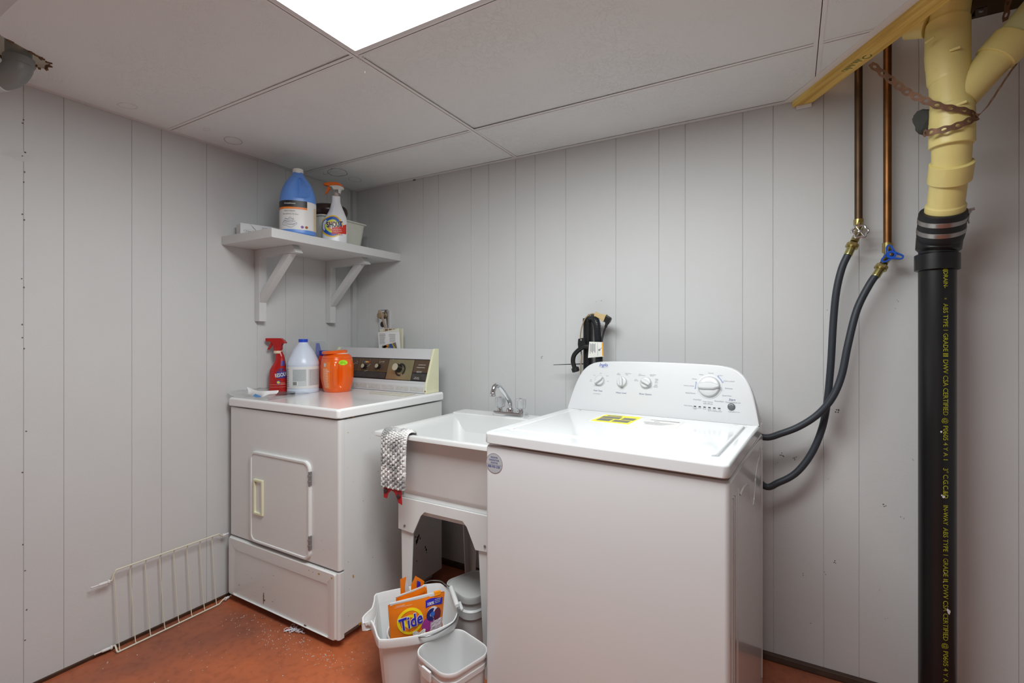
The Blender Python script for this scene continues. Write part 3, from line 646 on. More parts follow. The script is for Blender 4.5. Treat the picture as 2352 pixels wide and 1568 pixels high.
# yellow energy label and white slip on the lid
zL = WT+.0006
def lz(u, v): q = lo_hit(u, v, (0, 0, zL), Vector((0,0,1))); return q.x, q.y
def quad(pl, m, name, par, h=.0005):
    mb = MB(); mb.loft([[Vector((x_, y_, zL-.0002)) for x_, y_ in pl], [Vector((x_, y_, zL+h)) for x_, y_ in pl]]); return mb.build(name, m, par, smooth=0)
wl_ = [lz(*q) for q in ((1352, 966), (1548, 986.5), (1573, 968.5), (1388, 951.5))]
slip = quad(wl_, M('label_paper', (232,232,230), rough=.5), 'label_slip', wa, .0003)
yl = [lz(*q) for q in ((1355.5, 966), (1443, 974.6), (1475.5, 958.5), (1392, 952))]
ylo = quad(yl, M('label_yellow', (244,238,28), rough=.5), 'energy_label', wa, .0006)
def bil(pl, a, c): 
    P_ = [Vector(q) for q in pl]; return P_[0]*(1-a)*(1-c)+P_[1]*a*(1-c)+P_[2]*a*c+P_[3]*(1-a)*c
gm = MB()
def gq(a0, a1, c0, c1): gm.add([Vector((*bil(yl, a, c), zL+.0008)) for a, c in ((a0, c0), (a1, c0), (a1, c1), (a0, c1))], [(0,1,2,3)])
for q in ((.08, .44, .14, .46), (.50, .92, .14, .40), (.05, .56, .50, .76), (.62, .95, .46, .74), (.10, .50, .82, .93)): gq(*q)
tag(gm.build('label_print', M('label_grey', (118,118,112), rough=.6, vary=.35, vscale=400), ylo, smooth=0, recalc=False), kind='stuff')
gm = MB(); wf = lambda a, c: Vector((*bil(wl_, a, c), zL+.0006))
gm.add([wf(a, c) for a, c in ((.62, .84), (.96, .80), (.96, .86), (.62, .87))], [(0,1,2,3)])
gm.text('297', lambda a, c: wf(.72+a, .68+c), width=.07, ysc=1.6, bold=.01)
for k in range(6): gm.add([wf(a, c) for a, c in ((.58+.01*k, .56-k*.055), (.93-.02*k, .56-k*.055), (.93-.02*k, .57-k*.055), (.58+.01*k, .57-k*.055))], [(0,1,2,3)])
tag(gm.build('label_print', m_print, slip, smooth=0, recalc=False), kind='stuff')

# ================================================================== LAUNDRY SINK
SX0, SX1, SY0, SY1, SZ = -1.385, -.812, 1.352, 1.942, .83
m_tub = M('tub_polypropylene', (224,226,225), rough=.35, vary=.012, vscale=10)
sk = thing('laundry_sink', 'white plastic laundry sink on four legs between dryer and washing machine', 'sink', ((SX0+SX1)/2, (SY0+SY1)/2, 0))
def sl(d, z, r=.03, yb=0): return at(rr(SX0+d, SX1-d, SY0+d, SY1-d-yb, r, 5), z)
kx = .074
mb = MB(); mb.loft([sl(.070, .520, .03), sl(.066, .570, .035), sl(.072, .588, .03), sl(.060, .610, .035), sl(.030, .800, .03), sl(.026, .812, .03), sl(.004, .812, .006), sl(0, .815, .006), sl(0, .827, .006), sl(.002, SZ, .006), sl(.022, SZ, .02), sl(.028, SZ-.004, .03, .045), sl(.040, .80, .04, .065), sl(.075, .62, .05, .07), sl(.10, .60, .05, .09)], False, True)
mb.build('basin', m_tub, sk, world=True, smooth=40)
# ledge at the back for the faucet
mb = MB(); mb.loft([at(rr(SX0+.012, SX1-.012, SY1-.115, SY1-.006, .012, 4), z) for z in (SZ-.20, SZ+.004)]+[at(rr(SX0+.016, SX1-.016, SY1-.111, SY1-.010, .010, 4), SZ+.008)]); mb.build('faucet_ledge', m_tub, sk, world=True, smooth=40)
kx0, kx1, ky0, ky1 = SX0+.070, SX1-.070, SY0+.058, SY1-.058
# skirt with arched cut-outs (front, back, left, right)
def arch(a0, a1): 
    w_ = a1-a0; return [(a0, .575), (a0, .452), (a0+.075, .447), (a0+.112, .520), (a0+.13, .537), (a1-.13, .537), (a1-.112, .520), (a1-.075, .447), (a1, .452), (a1, .575)]
for nm, f0, f1, rng in (('front', lambda a, z: (a, ky0, z), lambda a, z: (a, ky0+.006, z), (kx0, kx1)), ('back', lambda a, z: (a, ky1-.006, z), lambda a, z: (a, ky1, z), (kx0, kx1)),
                        ('l', lambda a, z: (kx0+.0004, a, z), lambda a, z: (kx0+.006, a, z), (ky0+.003, ky1-.003)), ('r', lambda a, z: (kx1-.006, a, z), lambda a, z: (kx1-.0004, a, z), (ky0+.003, ky1-.003))):
    MB().prism(arch(*rng), f0, f1).build('skirt', m_tub, sk, world=True, bevel=.0015)
for sx, sy in ((0, 0), (1, 0), (1, 1), (0, 1)):
    cx = kx0+.008 if sx == 0 else kx1-.008; cy = ky0+.008 if sy == 0 else ky1-.008; dx = 1 if sx == 0 else -1; dy = 1 if sy == 0 else -1
    def Lsec(w_, t, z, off):
        ox, oy = cx-dx*off, cy-dy*off
        return [Vector((ox, oy, z)), Vector((ox+dx*w_, oy, z)), Vector((ox+dx*w_, oy+dy*t, z)), Vector((ox+dx*t, oy+dy*t, z)), Vector((ox+dx*t, oy+dy*w_, z)), Vector((ox, oy+dy*w_, z))]
    mb = MB(); mb.loft([Lsec(.030, .005, 0, -.004), Lsec(.032, .005, .01, -.004), Lsec(.062, .006, .50, .0)]); lg = mb.build('leg', m_tub, sk, world=True, bevel=.0015)
    if sy == 0: MB().lathe([(.0045, 0), (.0045, .003), (.002, .0045)], 12, axis_mat((cx+dx*.026, ky0-.0002, .470), (0, -1, 0))).build('screw', m_steel, lg, world=True)
# faucet
fc = PZ(1174, 957, SZ+.008); fc.y = 1.868; fc.x = PY(1172, 955, 1.868).x
fa = thing('faucet', 'chrome two-handle faucet with gooseneck spout on the laundry sink', 'faucet', (fc.x, fc.y, SZ+.008))
mb = MB(); mb.loft([at(rr(-.082+d, .082-d, -.027+d, .027-d, .016, 5), z) for d, z in ((.001, 0), (0, .004), (0, .016), (.004, .021))]); mb.build('base', m_chrome, fa, smooth=40)
sp_ = smooth_path([(.0, 0, .018), (0, 0, .045), (0, -.005, .066), (-.002, -.045, .105), (-.005, -.080, .136), (-.006, -.102, .146), (-.007, -.120, .140), (-.008, -.130, .122), (-.008, -.132, .112)], 6)
mb = MB(); mb.tube(sp_, .0105, 16); mb.lathe([(.012, 0), (.0125, .012), (.0105, .016)], 20, Matrix.Translation((-.008, -.132, .102))); mb.lathe([(.019, .018), (.018, .030), (.014, .036)], 20); mb.build('spout', m_chrome, fa, smooth=50)
m_acr = M('clear_acrylic', (235,238,240), rough=.06, trans=.75, metal=.0, coat=.3)
for dx in (-.052, .052):
    MB().lathe([(.014, .018), (.013, .030), (.010, .034), (.010, .040)], 20, Matrix.Translation((dx, 0, 0))).build('valve_stem', m_chrome, fa)
    mb = MB(); loops = []
    for z, r_ in ((.036, .016), (.040, .0215), (.060, .0245), (.074, .0245), (.080, .021)):
        loops.append([Vector((dx+r_*(1+.10*math.cos(6*q))*math.cos(q), r_*(1+.10*math.cos(6*q))*math.sin(q), z)) for q in [2*math.pi*k/36 for k in range(36)]])
    mb.loft(loops); kn = mb.build('handle', m_acr, fa, smooth=40)
    MB().lathe([(.007, .080), (.007, .0825), (.004, .084)], 14, Matrix.Translation((dx, 0, 0))).build('handle_cap', m_chrome, kn)

# mop pad hung over the rim
m_pad = M('microfibre', (226,226,224), rough=.95, sheen=.4)
nt, b, N, L = nodes(m_pad)
tc = N('ShaderNodeTexCoord'); n1 = N('ShaderNodeTexNoise', Scale=22.0, Detail=4.0); L(tc.outputs['Object'], n1.inputs['Vector'])
r1 = ramp(N, [(.40, lin((150,150,150))), (.60, lin((232,232,230)))]); L(n1.outputs['Fac'], r1.inputs[0]); L(r1.outputs[0], b.inputs['Base Color'])
pd = thing('mop_pad', 'white chenille mop pad with red plastic end, draped over the sink rim', 'mop pad', (PY(910, 1050, SY0).x, SY0, SZ))
pcx = PM[pd.as_pointer()].translation.x
cl = smooth_path([(0, .085, -.055), (0, .050, -.010), (0, .025, .006), (0, .005, .009), (0, -.008, .002), (0, -.013, -.020), (0, -.014, -.08), (0, -.012, -.14), (0, -.010, -.198)], 10)
NU, NV = 84, 210
def padf(a, c):
    i = c*(len(cl)-1); k = min(int(i), len(cl)-2); p_ = cl[k].lerp(cl[k+1], i-k); t = (cl[k+1]-cl[k]).normalized(); nrm = Vector((0, t.z, -t.y))
    if nrm.dot(Vector((0, -1, .6))) < 0: nrm = -nrm
    w_ = .132*(1-.10*c); x_ = (a-.5)*w_+.006*math.sin(c*3)-.004*c
    colm = int(a*10); s_ = c*24+(.5 if colm % 2 else 0); ph = a*10
    h = .009*(abs(math.sin(math.pi*ph)))**.7*(.35+.65*abs(math.sin(math.pi*s_))**.7)+.0035*noise.noise(Vector((a*55, c*110, 0)))+.002*noise.noise(Vector((a*130, c*260, 4)))
    ed = min(1, min(a, 1-a)*14)
    return p_+Vector((x_+.002*noise.noise(Vector((a*40, c*90, 5))), 0, 0))+nrm*(.002+h*ed)
mb = MB(); mb.grid(NU, NV, padf); mb.build('chenille_pad', m_pad, pd, solid=.003, smooth=80)
m_redp = M('red_plastic', (176,30,40), rough=.4)
za_ = -.190
poly = [(-.048, za_), (-.048, za_-.048), (-.033, za_-.050), (-.026, za_-.030), (-.010, za_-.016), (.006, za_-.022), (.020, za_-.044), (.024, za_-.056), (.042, za_-.062), (.038, za_-.004)]
MB().prism(poly, lambda x, z: (x-.002, -.014, z), lambda x, z: (x-.002, -.010, z)).build('end_clip', m_redp, pd, bevel=.001)
for x_, z_ in ((-.037, za_-.022), (.027, za_-.032)):
    MB().lathe([(.0085, 0), (.008, .003), (.004, .0045)], 18, axis_mat((x_-.002, -.014, z_), (0, -1, 0))).build('stud', M('dark_rubber', (58,44,46), rough=.6), pd)
# ================================================================== WALL SHELF with two timber brackets
m_shelf = M('shelf_paint', (210,212,212), rough=.5, vary=.02, vscale=6)
HX, HY0, HZ0, HZ1 = -1.880, 1.262, 1.606, 1.645
sh = thing('wall_shelf', 'grey painted timber shelf on two brackets in the corner', 'shelf', ((XL+HX)/2, (HY0+YB)/2, HZ0))
box('board', m_shelf, sh, XL+.001, HX, HY0, YB-.001, HZ0, HZ1, bevel=.002, world=True)
for y in (1.418, 1.832):
    w_ = .038
    br = MB().box(XL+.001, XL+.038, y, y+w_, 1.262, HZ0).build('bracket', m_shelf, sh, world=True, bevel=.0015)
    MB().prism([(XL+.038, HZ0-.036), (HX-.055, HZ0-.036), (HX-.085, HZ0), (XL+.038, HZ0)], lambda x, z: (x, y, z), lambda x, z: (x, y+w_, z)).build('bracket_arm', m_shelf, br, world=True, bevel=.0015)
    MB().prism([(XL+.0385, 1.352), (XL+.0385, 1.395), (HX-.148, HZ0-.0365), (HX-.100, HZ0-.0365)], lambda x, z: (x, y+.002, z), lambda x, z: (x, y+w_-.002, z)).build('brace', m_shelf, br, world=True, bevel=.0015)

# ================================================================== RIGHT: pipes
def pl_tube(name, pts, r, m, parent, n=20, sub=6, world=True):
    return MB().tube(smooth_path(pts, sub) if sub else pts, r, n).build(name, m, parent, world=world, smooth=40)
m_copper = M('old_copper', (128,88,52), rough=.38, metal=.85, vary=.35, vscale=9)
m_copper2 = M('dull_copper', (96,76,58), rough=.45, metal=.8, vary=.3, vscale=9)
m_brass = M('brass', (176,160,104), rough=.28, metal=.9)
m_rub = M('black_rubber_hose', (46,52,60), rough=.5, bump=.1, bscale=300)
PYW = 1.995
def supply(u, vtop, vend, m, label):
    q = PY(u, vend, PYW); s_ = thing('water_supply_pipe', label, 'pipe', (q.x, q.y, q.z))
    MB().tube([(q.x, PYW, 2.44), (q.x, PYW, q.z)], .0115, 18).build('pipe', m, s_, world=True)
    return s_, q
s1, q1 = supply(1972, 150, 512, m_copper2, 'dull brown copper water pipe ending in a valve with silver wheel handle')
s2, q2 = supply(2038.5, 100, 566, m_copper, 'orange copper water pipe ending in a valve with blue handle')
fwd = Vector((.10, -1, .18)).normalized()
# valve 1: brass body and a six-lobed silver wheel
def valve_body(par, q, tip):
    mb = MB(); mb.tube([q+Vector((0,0,.012)), q+Vector((0,0,-.02))], .0145, 14); mb.tube(smooth_path([q+Vector((0,0,-.01)), q+Vector((0,-.01,-.03)), tip], 5), .0115, 14)
    mb.tube([q+Vector((0,-.004,-.012)), q+fwd*.034+Vector((0,0,-.006))], .007, 10); return mb.build('valve_body', m_brass, par, world=True, smooth=40)
t1 = PY(1961, 556, 1.965); t2 = PY(2029, 606, 1.965)
valve_body(s1, q1, t1); valve_body(s2, q2, t2)
wc = PY(1975, 531, 1.955); am = axis_mat(wc, fwd)
mb = MB(); wr = .0215
ringp = [am @ Vector((wr*(1+.10*math.cos(6*t))*math.cos(t), wr*(1+.10*math.cos(6*t))*math.sin(t), 0)) for t in [2*math.pi*k/60 for k in range(61)]]
mb.tube(ringp, .0034, 8)
for k in range(6): t = 2*math.pi*k/6; mb.tube([am @ Vector((0,0,.001)), am @ Vector((wr*1.05*math.cos(t), wr*1.05*math.sin(t), 0))], .0018, 6)
mb.lathe([(.006, -.003), (.006, .003), (.003, .005)], 12, am); tag(mb.build('handle', M('silver_handle', (206,206,208), rough=.25, metal=.9), s1, world=True, smooth=40), 'silver six-lobed wheel')
# valve 2: blue three-armed handle with holes
wc2 = PY(2047, 585, 1.95); am2 = axis_mat(wc2, fwd)
def trefoil(t): return .016+.013*max(0, math.cos(1.5*(t-R(96))))**2.2 if False else .0145+.0165*(.5+.5*math.cos(3*(t-R(100))))**2.0
mb = MB(); NN = 72
o_ = [(trefoil(2*math.pi*k/NN)*math.cos(2*math.pi*k/NN), trefoil(2*math.pi*k/NN)*math.sin(2*math.pi*k/NN)) for k in range(NN)]
def strip_holed(h):
    return None
# three lobes, each ring-shaped round its hole, and a hub
hubp = [am2 @ Vector((.0135*math.cos(2*math.pi*k/24), .0135*math.sin(2*math.pi*k/24), h)) for h in (-.003, .003) for k in range(24)]
mb.loft([hubp[:24], hubp[24:]])
for a in (100, 220, 340):
    ca, sa = math.cos(R(a)), math.sin(R(a)); T2 = lambda x, y, h: am2 @ Vector((x*ca-y*sa, x*sa+y*ca, h))
    op = [(.006, .0125), (.016, .0105), (.027, .0085), (.0325, .005), (.0338, 0), (.0325, -.005), (.027, -.0085), (.016, -.0105), (.006, -.0125)]
    ip = [(.0165, .0052), (.020, .0055), (.025, .0048), (.0285, .0030), (.0295, 0), (.0285, -.0030), (.025, -.0048), (.020, -.0055), (.0165, -.0052)]
    n_ = len(op); vs_ = [T2(x, y, h) for h in (-.003, .003) for pl_ in (op, ip) for x, y in pl_]
    fs = []
    for k in range(n_-1):
        fs += [(k, k+1, n_+k+1, n_+k), (2*n_+k, 2*n_+k+1, 3*n_+k+1, 3*n_+k), (k, k+1, 2*n_+k+1, 2*n_+k), (n_+k, n_+k+1, 3*n_+k+1, 3*n_+k)]
    fs += [(0, n_, 3*n_, 2*n_), (n_-1, 2*n_-1, 4*n_-1, 3*n_-1)]
    mb.add(vs_, fs)
tag(mb.build('handle', M('blue_plastic', (20,84,190), rough=.35), s2, world=True, smooth=30), 'blue three-armed handle')
MB().lathe([(.0055, .002), (.0055, .0055), (.003, .007)], 12, am2).build('handle_screw', m_copper2, s2, world=True)
# hoses
def hose(name_label, tip, dirn, px, ends):
    h = thing('washer_hose', name_label, 'hose', tip, group=None)
    d = Vector(dirn).normalized()
    mb = MB(); mb.lathe([(.0165, 0), (.0175, .004), (.0175, .010), (.0155, .013)], 6, axis_mat(tip+d*.004, d)); mb.lathe([(.0185, 0), (.0185, .004)], 20, axis_mat(tip+d*.016, d)); mb.build('coupling_nut', m_brass, h, world=True, smooth=30)
    MB().lathe([(.011, .0), (.0125, .004), (.0125, .028), (.0118, .030)], 20, axis_mat(tip+d*.018, d)).build('ferrule', M('zinc_ferrule', (186,180,120), rough=.25, metal=.95), h, world=True)
    pts = [tip+d*.030]+[PY(u, v, y) for u, v, y in px]+ends
    pl_tube('tube', pts, .0112, m_rub, h, n=14, sub=7); return h
hose('black rubber hose hanging from the valve with silver wheel handle', t1, PY(1948, 585, 1.955)-t1, ((1934, 615, 1.955), (1921, 670, 1.955), (1914, 740, 1.96), (1908, 840, 1.965), (1899, 930, 1.97), (1886, 990, 1.97), (1862, 1044, 1.965), (1828, 1086, 1.955), (1788, 1108, 1.945), (1756, 1116, 1.94)), [Vector((-.14, 1.932, .73))])
hose('black rubber hose hanging from the valve with blue handle', t2, PY(2012, 633, 1.955)-t2, ((1996, 655, 1.952), (1968, 712, 1.945), (1948, 790, 1.935), (1933, 862, 1.93), (1912, 912, 1.925), (1880, 950, 1.925), (1838, 978, 1.925), (1795, 995, 1.925), (1756, 1004, 1.925)), [Vector((-.15, 1.925, .86))])

# ---- black drain stack
m_abs = M('black_abs', (20,21,23), rough=.33, vary=.15, vscale=14)
m_yel = M('yellow_pvc', (228,212,138), rough=.38, vary=.05, vscale=10)
PP = 1.906
pc = PY(2152.5, 1000, PP)
dp = thing('drain_pipe', 'black plastic drain pipe with yellow lettering running down the back wall', 'pipe', (pc.x, PP, 0))
PR_ = .0445
def zv(v): return PY(2152.5, v, PP).z
MB().tube([(pc.x, PP, 0), (pc.x, PP, zv(600))], PR_, 40).build('pipe', m_abs, dp, world=True, smooth=40)
pcc = PY(2153, 600, PP).x
MB().lathe([(.047, zv(622)), (.0535, zv(620)), (.0535, zv(585)), (.047, zv(582))], 40, Matrix.Translation((pcc-.001, PP, 0))).build('collar', m_abs, dp, world=True)
e0, e1 = PY(2153, 588, PP), PY(2158, 540, PP)
mb = MB(); ax = axis_mat(e0, e1-e0, up=(0,1,0)); mb.lathe([(.044, -.01), (.046, .012), (.0535, .02), (.0545, .056), (.052, .063), (.048, .078)], 40, ax); mb.build('elbow', m_abs, dp, world=True)
# lettering down the pipe
ly = MB(); yth = math.atan2(EYE.y-PP, EYE.x-pc.x)+R(24)
def pipemap(zc, th0):
    def fn(x, y): th = th0+y/PR_; return Vector((pc.x+(PR_+.0005)*math.cos(th), PP+(PR_+.0005)*math.sin(th), zc-x))
    return fn
def ptext(body, v0, v1, bold=.0, up=1.25):
    z0, z1 = zv(v0), zv(v1); ly.text(body, pipemap((z0+z1)/2, yth), width=z0-z1, bold=bold*.6, ysc=up*.80)
ptext('DRAIN-', 627, 664, .01); ptext('X', 686, 690)
ptext('ABS TYPE 1 GRADE', 699, 806); ptext('II', 810, 817, .03, .9); ptext('DWV CSA CERTIFIED', 824, 948); ptext('@ P0605', 954, 1004, .0, 1.2); ptext('4 Y A 1', 1010, 1049, 0, 1.1)
ptext('3" C.G.C.&D', 1066, 1133, .015, 1.3); ptext('IN-WAY', 1148, 1192, .02); ptext('ABS TYPE 1 GRADE', 1199, 1308); ptext('II', 1313, 1319, .03, .9); ptext('DWV CSA CERTIFIED', 1326, 1450); ptext('@ P0605', 1456, 1507, 0, 1.2); ptext('4 Y A 1', 1513, 1553, 0, 1.1)
ly.add([pipemap(zv(621), yth)(x, y) for x, y in ((-.006, 0), (.006, -.007), (.006, .007))], [(0,1,2)])
tag(ly.build('lettering', M('yellow_ink', (164,164,28), rough=.6, vary=.35, vscale=30), dp, world=True, smooth=0, recalc=False), kind='stuff')
# a torn tape wrinkle and paint drips
mk = MB()
for u, v, r_ in ((2170, 1130, .0035), (2165, 1127, .002), (2164, 985, .0025), (2184, 1385, .005), (2180, 1381, .003), (2172, 1300, .0015), (2169, 1320, .0012)):
    th = yth+R((2174-u)*-1.2); z_ = zv(v); blob(mk, lambda x, y: Vector((pc.x+(PR_+.0006)*math.cos(th+x/PR_), PP+(PR_+.0006)*math.sin(th+x/PR_), z_+y)), 0, 0, r_, asp=1.6, seed=int(u+v))
tag(mk.build('paint_drip', m_trimw, dp, world=True, smooth=0, recalc=False), kind='stuff')
# rubber coupling with two steel bands
c0, c1 = PY(2157, 560, PP), PY(2166, 484, 1.852); cd = c1-c0; cl_ = cd.length
rc = thing('rubber_coupling', 'black rubber pipe coupling with two steel clamp bands', 'coupling', c0)
ax = axis_mat(c0, cd, up=(0,1,0))
MB().lathe([(.049, .012), (.054, .018), (.0555, .03), (.0555, cl_-.006), (.053, cl_), (.047, cl_)], 44, ax, True, True).build('sleeve', M('rubber_sleeve', (22,24,28), rough=.5), rc, world=True)
for a, c in ((.046, .063), (.084, .101)):
    k = cl_/.122; MB().lathe([(.0556, a*k), (.0568, a*k+.001), (.0568, c*k-.001), (.0556, c*k)], 44, ax, False, False).build('clamp_band', M('steel_band', (168,166,164), rough=.3, metal=.9), rc, world=True)
mb = MB(); p_ = PY(2221, 486, 1.85); mb.obox(Matrix.Translation(p_) @ Matrix.Rotation(R(35), 4, 'Y'), .018, .012, .008); mb.tube([p_+Vector((.002, 0, .004)), p_+Vector((.016, -.004, .006))], .004, 8); mb.tube([p_+Vector((.006, 0, 0)), p_+Vector((.002, -.002, -.022)), p_+Vector((.004, -.002, -.034))], .002, 6)
mb.build('clamp_screw', m_steel, rc, world=True, smooth=0)
# yellow fittings: lower length, collar, wye with branch
yw = thing('wye_fitting', 'yellow plastic drain pipe branching into a wye under the floor joists', 'pipe', c1)
YS = .93
def yseg(name, pa, pb, prof, n=44, par=yw, m=None):
    a, c = PY(*pa), PY(*pb); L_ = (c-a).length
    return MB().lathe([(r_*YS, t*L_) for r_, t in prof], n, axis_mat(a, c-a, up=(0,1,0))).build(name, m or m_yel, par, world=True, smooth=40)
yseg('lower_pipe', (2168, 500, 1.866), (2181, 395, 1.79), [(.048, 0), (.0500, .08), (.0500, .285), (.0485, .30), (.0455, .34), (.0445, 1)])
yseg('collar', (2180, 416, 1.804), (2186, 372, 1.772), [(.0455, 0), (.0525, .04), (.0525, .96), (.047, 1)])
yseg('bend', (2184, 385, 1.782), (2187, 300, 1.742), [(.045, 0), (.046, .4), (.047, .78), (.0515, .82), (.0515, 1)])
yseg('hub', (2185.5, 335, 1.748), (2186, 240, 1.742), [(.050, 0), (.0525, .03), (.0525, .60), (.0515, .62), (.0520, .64), (.051, .95), (.0475, 1)])
yseg('body', (2187, 262, 1.742), (2176, 130, 1.748), [(.050, 0), (.0485, .3), (.0470, .75), (.0475, 1)])
yseg('upper_hub', (2179, 190, 1.745), (2175, 118, 1.75), [(.0465, 0), (.0500, .10), (.0505, .55), (.0515, .60), (.052, 1)])
yseg('upper_collar', (2176, 121, 1.75), (2176, 48, 1.752), [(.0505, 0), (.0522, .04), (.0520, .92), (.049, 1)])
yseg('upper_bend', (2176, 62, 1.752), (2192, -60, 1.76), [(.047, 0), (.048, .6), (.050, 1)])
yseg('upper_length', (2190, -45, 1.76), (2290, -170, 1.78), [(.0495, 0), (.050, 1)])
bd = yseg('branch', (2205, 225, 1.744), (2300, 120, 1.744), [(.044, 0), (.044, .75), (.046, 1)])
yseg('branch_collar', (2283, 139, 1.744), (2330, 87, 1.744), [(.044, 0), (.0505, .05), (.0510, .92), (.047, 1)])
yseg('branch_pipe', (2312, 106, 1.744), (2590, -212, 1.744), [(.0435, 0), (.0435, 1)], m=M('pale_green_pipe', (198,202,150), rough=.4, vary=.06, vscale=8))
yseg('stub', (2130, 62, 1.76), (2085, 66, 1.78), [(.030, 0), (.030, 1)])
mb = MB()
for u, v, a in ((2135, 93, 25), (2193, 113, 5), (2208, 238, 12)):
    q = PY(u, v, 1.744-.047); mb.obox(axis_mat(q+Vector((0, -.002, 0)), EYE-q) @ Matrix.Rotation(R(a), 4, 'Z'), .022, .007, .006)
tag(mb.build('mould_mark', m_yel, yw, world=True, bevel=.002), kind='stuff')
# dark rag behind the hub
mb = MB(); q = PY(2122, 280, 1.765)
mb.lathe([(.004, -.035), (.012, -.030), (.018, -.022), (.022, -.010), (.023, 0), (.021, .012), (.017, .024), (.010, .031), (.004, .034)], 28, axis_mat(q, (0,0,1)))
mb.v = [p_+Vector((noise.noise(p_*60), noise.noise(p_*55+Vector((3,3,3))), 0))*.012+Vector((noise.noise(p_*160), noise.noise(p_*150), 0))*.003 for p_ in mb.v]
tag(mb.build('foam_scrap', M('dark_foam', (66,68,64), rough=.95, bump=.5, bscale=80), None, smooth=60), 'dark grey foam scrap wedged behind the yellow drain pipe', 'scrap')

# ---- perforated hanger straps
m_strap = M('rusty_hanger_strap', (122,90,68), rough=.6, metal=.3, vary=.25, vscale=50)
def strap(label, pts, wdir, cell=.0300, hw=.0100, neck=.0072):
    path = smooth_path(pts, 10); ds = [0]
    for a, c in zip(path, path[1:]): ds.append(ds[-1]+(c-a).length)
    n = max(2, int(round(ds[-1]/cell))); cell = ds[-1]/n
    def pos(s_):
        s_ = max(0, min(ds[-1]-1e-6, s_))
        for i in range(len(ds)-1):
            if s_ <= ds[i+1]:
                t = (s_-ds[i])/(ds[i+1]-ds[i]); return path[i].lerp(path[i+1], t), (path[i+1]-path[i]).normalized(), i/(len(ds)-1)
        return path[-1], (path[-1]-path[-2]).normalized(), 1
    mb = MB(); NE = 8
    def place(s_, y):
        p_, tg_, f_ = pos(s_); wd = wdir(f_) if callable(wdir) else Vector(wdir); wd = (wd-tg_*wd.dot(tg_)).normalized(); return p_+wd*y
    for c in range(n):
        mid = (c+.5)*cell; ro, ri = [], []
        for sg in (1, -1):
            for k in range(NE+1):
                x = -cell/2+cell*k/NE; w2 = neck+(hw-neck)*.5*(1+math.cos(2*math.pi*x/cell)); t = R(165-150*k/NE)
                if sg < 0: x = -x
                ro.append(place(mid+x, sg*w2)); ri.append(place(mid+.0056*math.cos(t)*sg, .0042*math.sin(t)*sg))
        NP = len(ro); mb.add(ro+ri, [(k, (k+1) % NP, NP+(k+1) % NP, NP+k) for k in range(NP)])
    bm_ = mb.build('hanger_strap', m_strap, None, smooth=0, solid=.0010); return tag(bm_, label, 'strap')
def front(u, v, off=.0): # point on the front of the yellow pipe
    return PY(u, v, PP-.0535-off)
strap('rusty perforated strap sagging from the fir board to the yellow pipe', [PY(2000, 146, 1.74), PY(2040, 178, 1.735), PY(2085, 212, 1.72), PY(2128, 232, 1.697), PY(2160, 244, 1.688), PY(2195, 250, 1.687), PY(2225, 256, 1.697), PY(2243, 266, 1.722)], (0, .15, 1))
strap('rusty perforated strap looped under the yellow pipe and up past its branch', [PY(2121, 306, 1.740), PY(2136, 304, 1.702), PY(2165, 298, 1.688), PY(2195, 290, 1.686), PY(2225, 278, 1.697), PY(2246, 266, 1.718), PY(2268, 244, 1.725), PY(2292, 208, 1.728), PY(2316, 172, 1.730), PY(2332, 150, 1.745)], lambda f: Vector((0, .1, 1)) if f < .55 else Vector((.25, -.95, .15)))
strap('rusty perforated strap hanging from the joist above the branch pipe', [PY(2322, -60, 1.79), PY(2320, -20, 1.79), PY(2313, 20, 1.79), PY(2309, 48, 1.79)], (.5, -.85, 0))
# steel clip on the top edge of the panelling
cp = PY(2253, 26, YB); mb = MB(); mb.box(cp.x-.014, cp.x+.014, YB-.004, YB-.001, cp.z-.016, cp.z+.010); mb.box(cp.x-.014, cp.x+.014, YB-.004, YB+.04, cp.z+.008, cp.z+.010); mb.lathe([(.006, 0), (.006, .002), (.003, .003)], 12, axis_mat((cp.x, YB-.004, cp.z), (0,-1,0)))
tag(mb.build('edge_clip', m_steel, None, smooth=0), 'small steel clip with a screw on the top edge of the panelling', 'clip')
# grey pipe through the broken tile
gp = thing('elbow_pipe', 'grey plastic pipe elbow poking through the broken ceiling tile', 'pipe', (-2.013, .531, ZC+.1))
m_gp = M('grey_pvc', (128,132,130), rough=.35)
MB().tube([(-2.013, .531, ZC+.25), (-2.013, .531, ZC-.014)], .030, 28).build('pipe', m_gp, gp, world=True)
mb = MB(); mb.lathe([(.031, ZC-.036), (.0355, ZC-.034), (.0355, ZC-.012), (.032, ZC-.010)], 28, Matrix.Translation((-2.013, .531, 0))); mb.build('collar', m_gp, gp, world=True)
el = smooth_path([(-2.013, .531, ZC-.025), (-2.014, .529, ZC-.042), (-2.026, .519, ZC-.064), (-2.050, .500, ZC-.078), (-2.085, .472, ZC-.086)], 5)
MB().tube(el, .0335, 28).build('elbow', m_gp, gp, world=True)
dd = Vector((-.035, -.028, -.008)).normalized()
MB().lathe([(.0335, 0), (.036, .002), (.036, .022), (.034, .024)], 28, axis_mat(Vector((-2.046, .503, ZC-.077)), dd)).build('label_band', M('pale_band', (196,198,196), rough=.4), gp, world=True)
MB().tube([(-2.07, .484, ZC-.083), (-2.16, .412, ZC-.104)], .031, 28).build('run', m_gp, gp, world=True)
mb = MB(); rnd = random.Random(9)                  # torn fibre round the hole
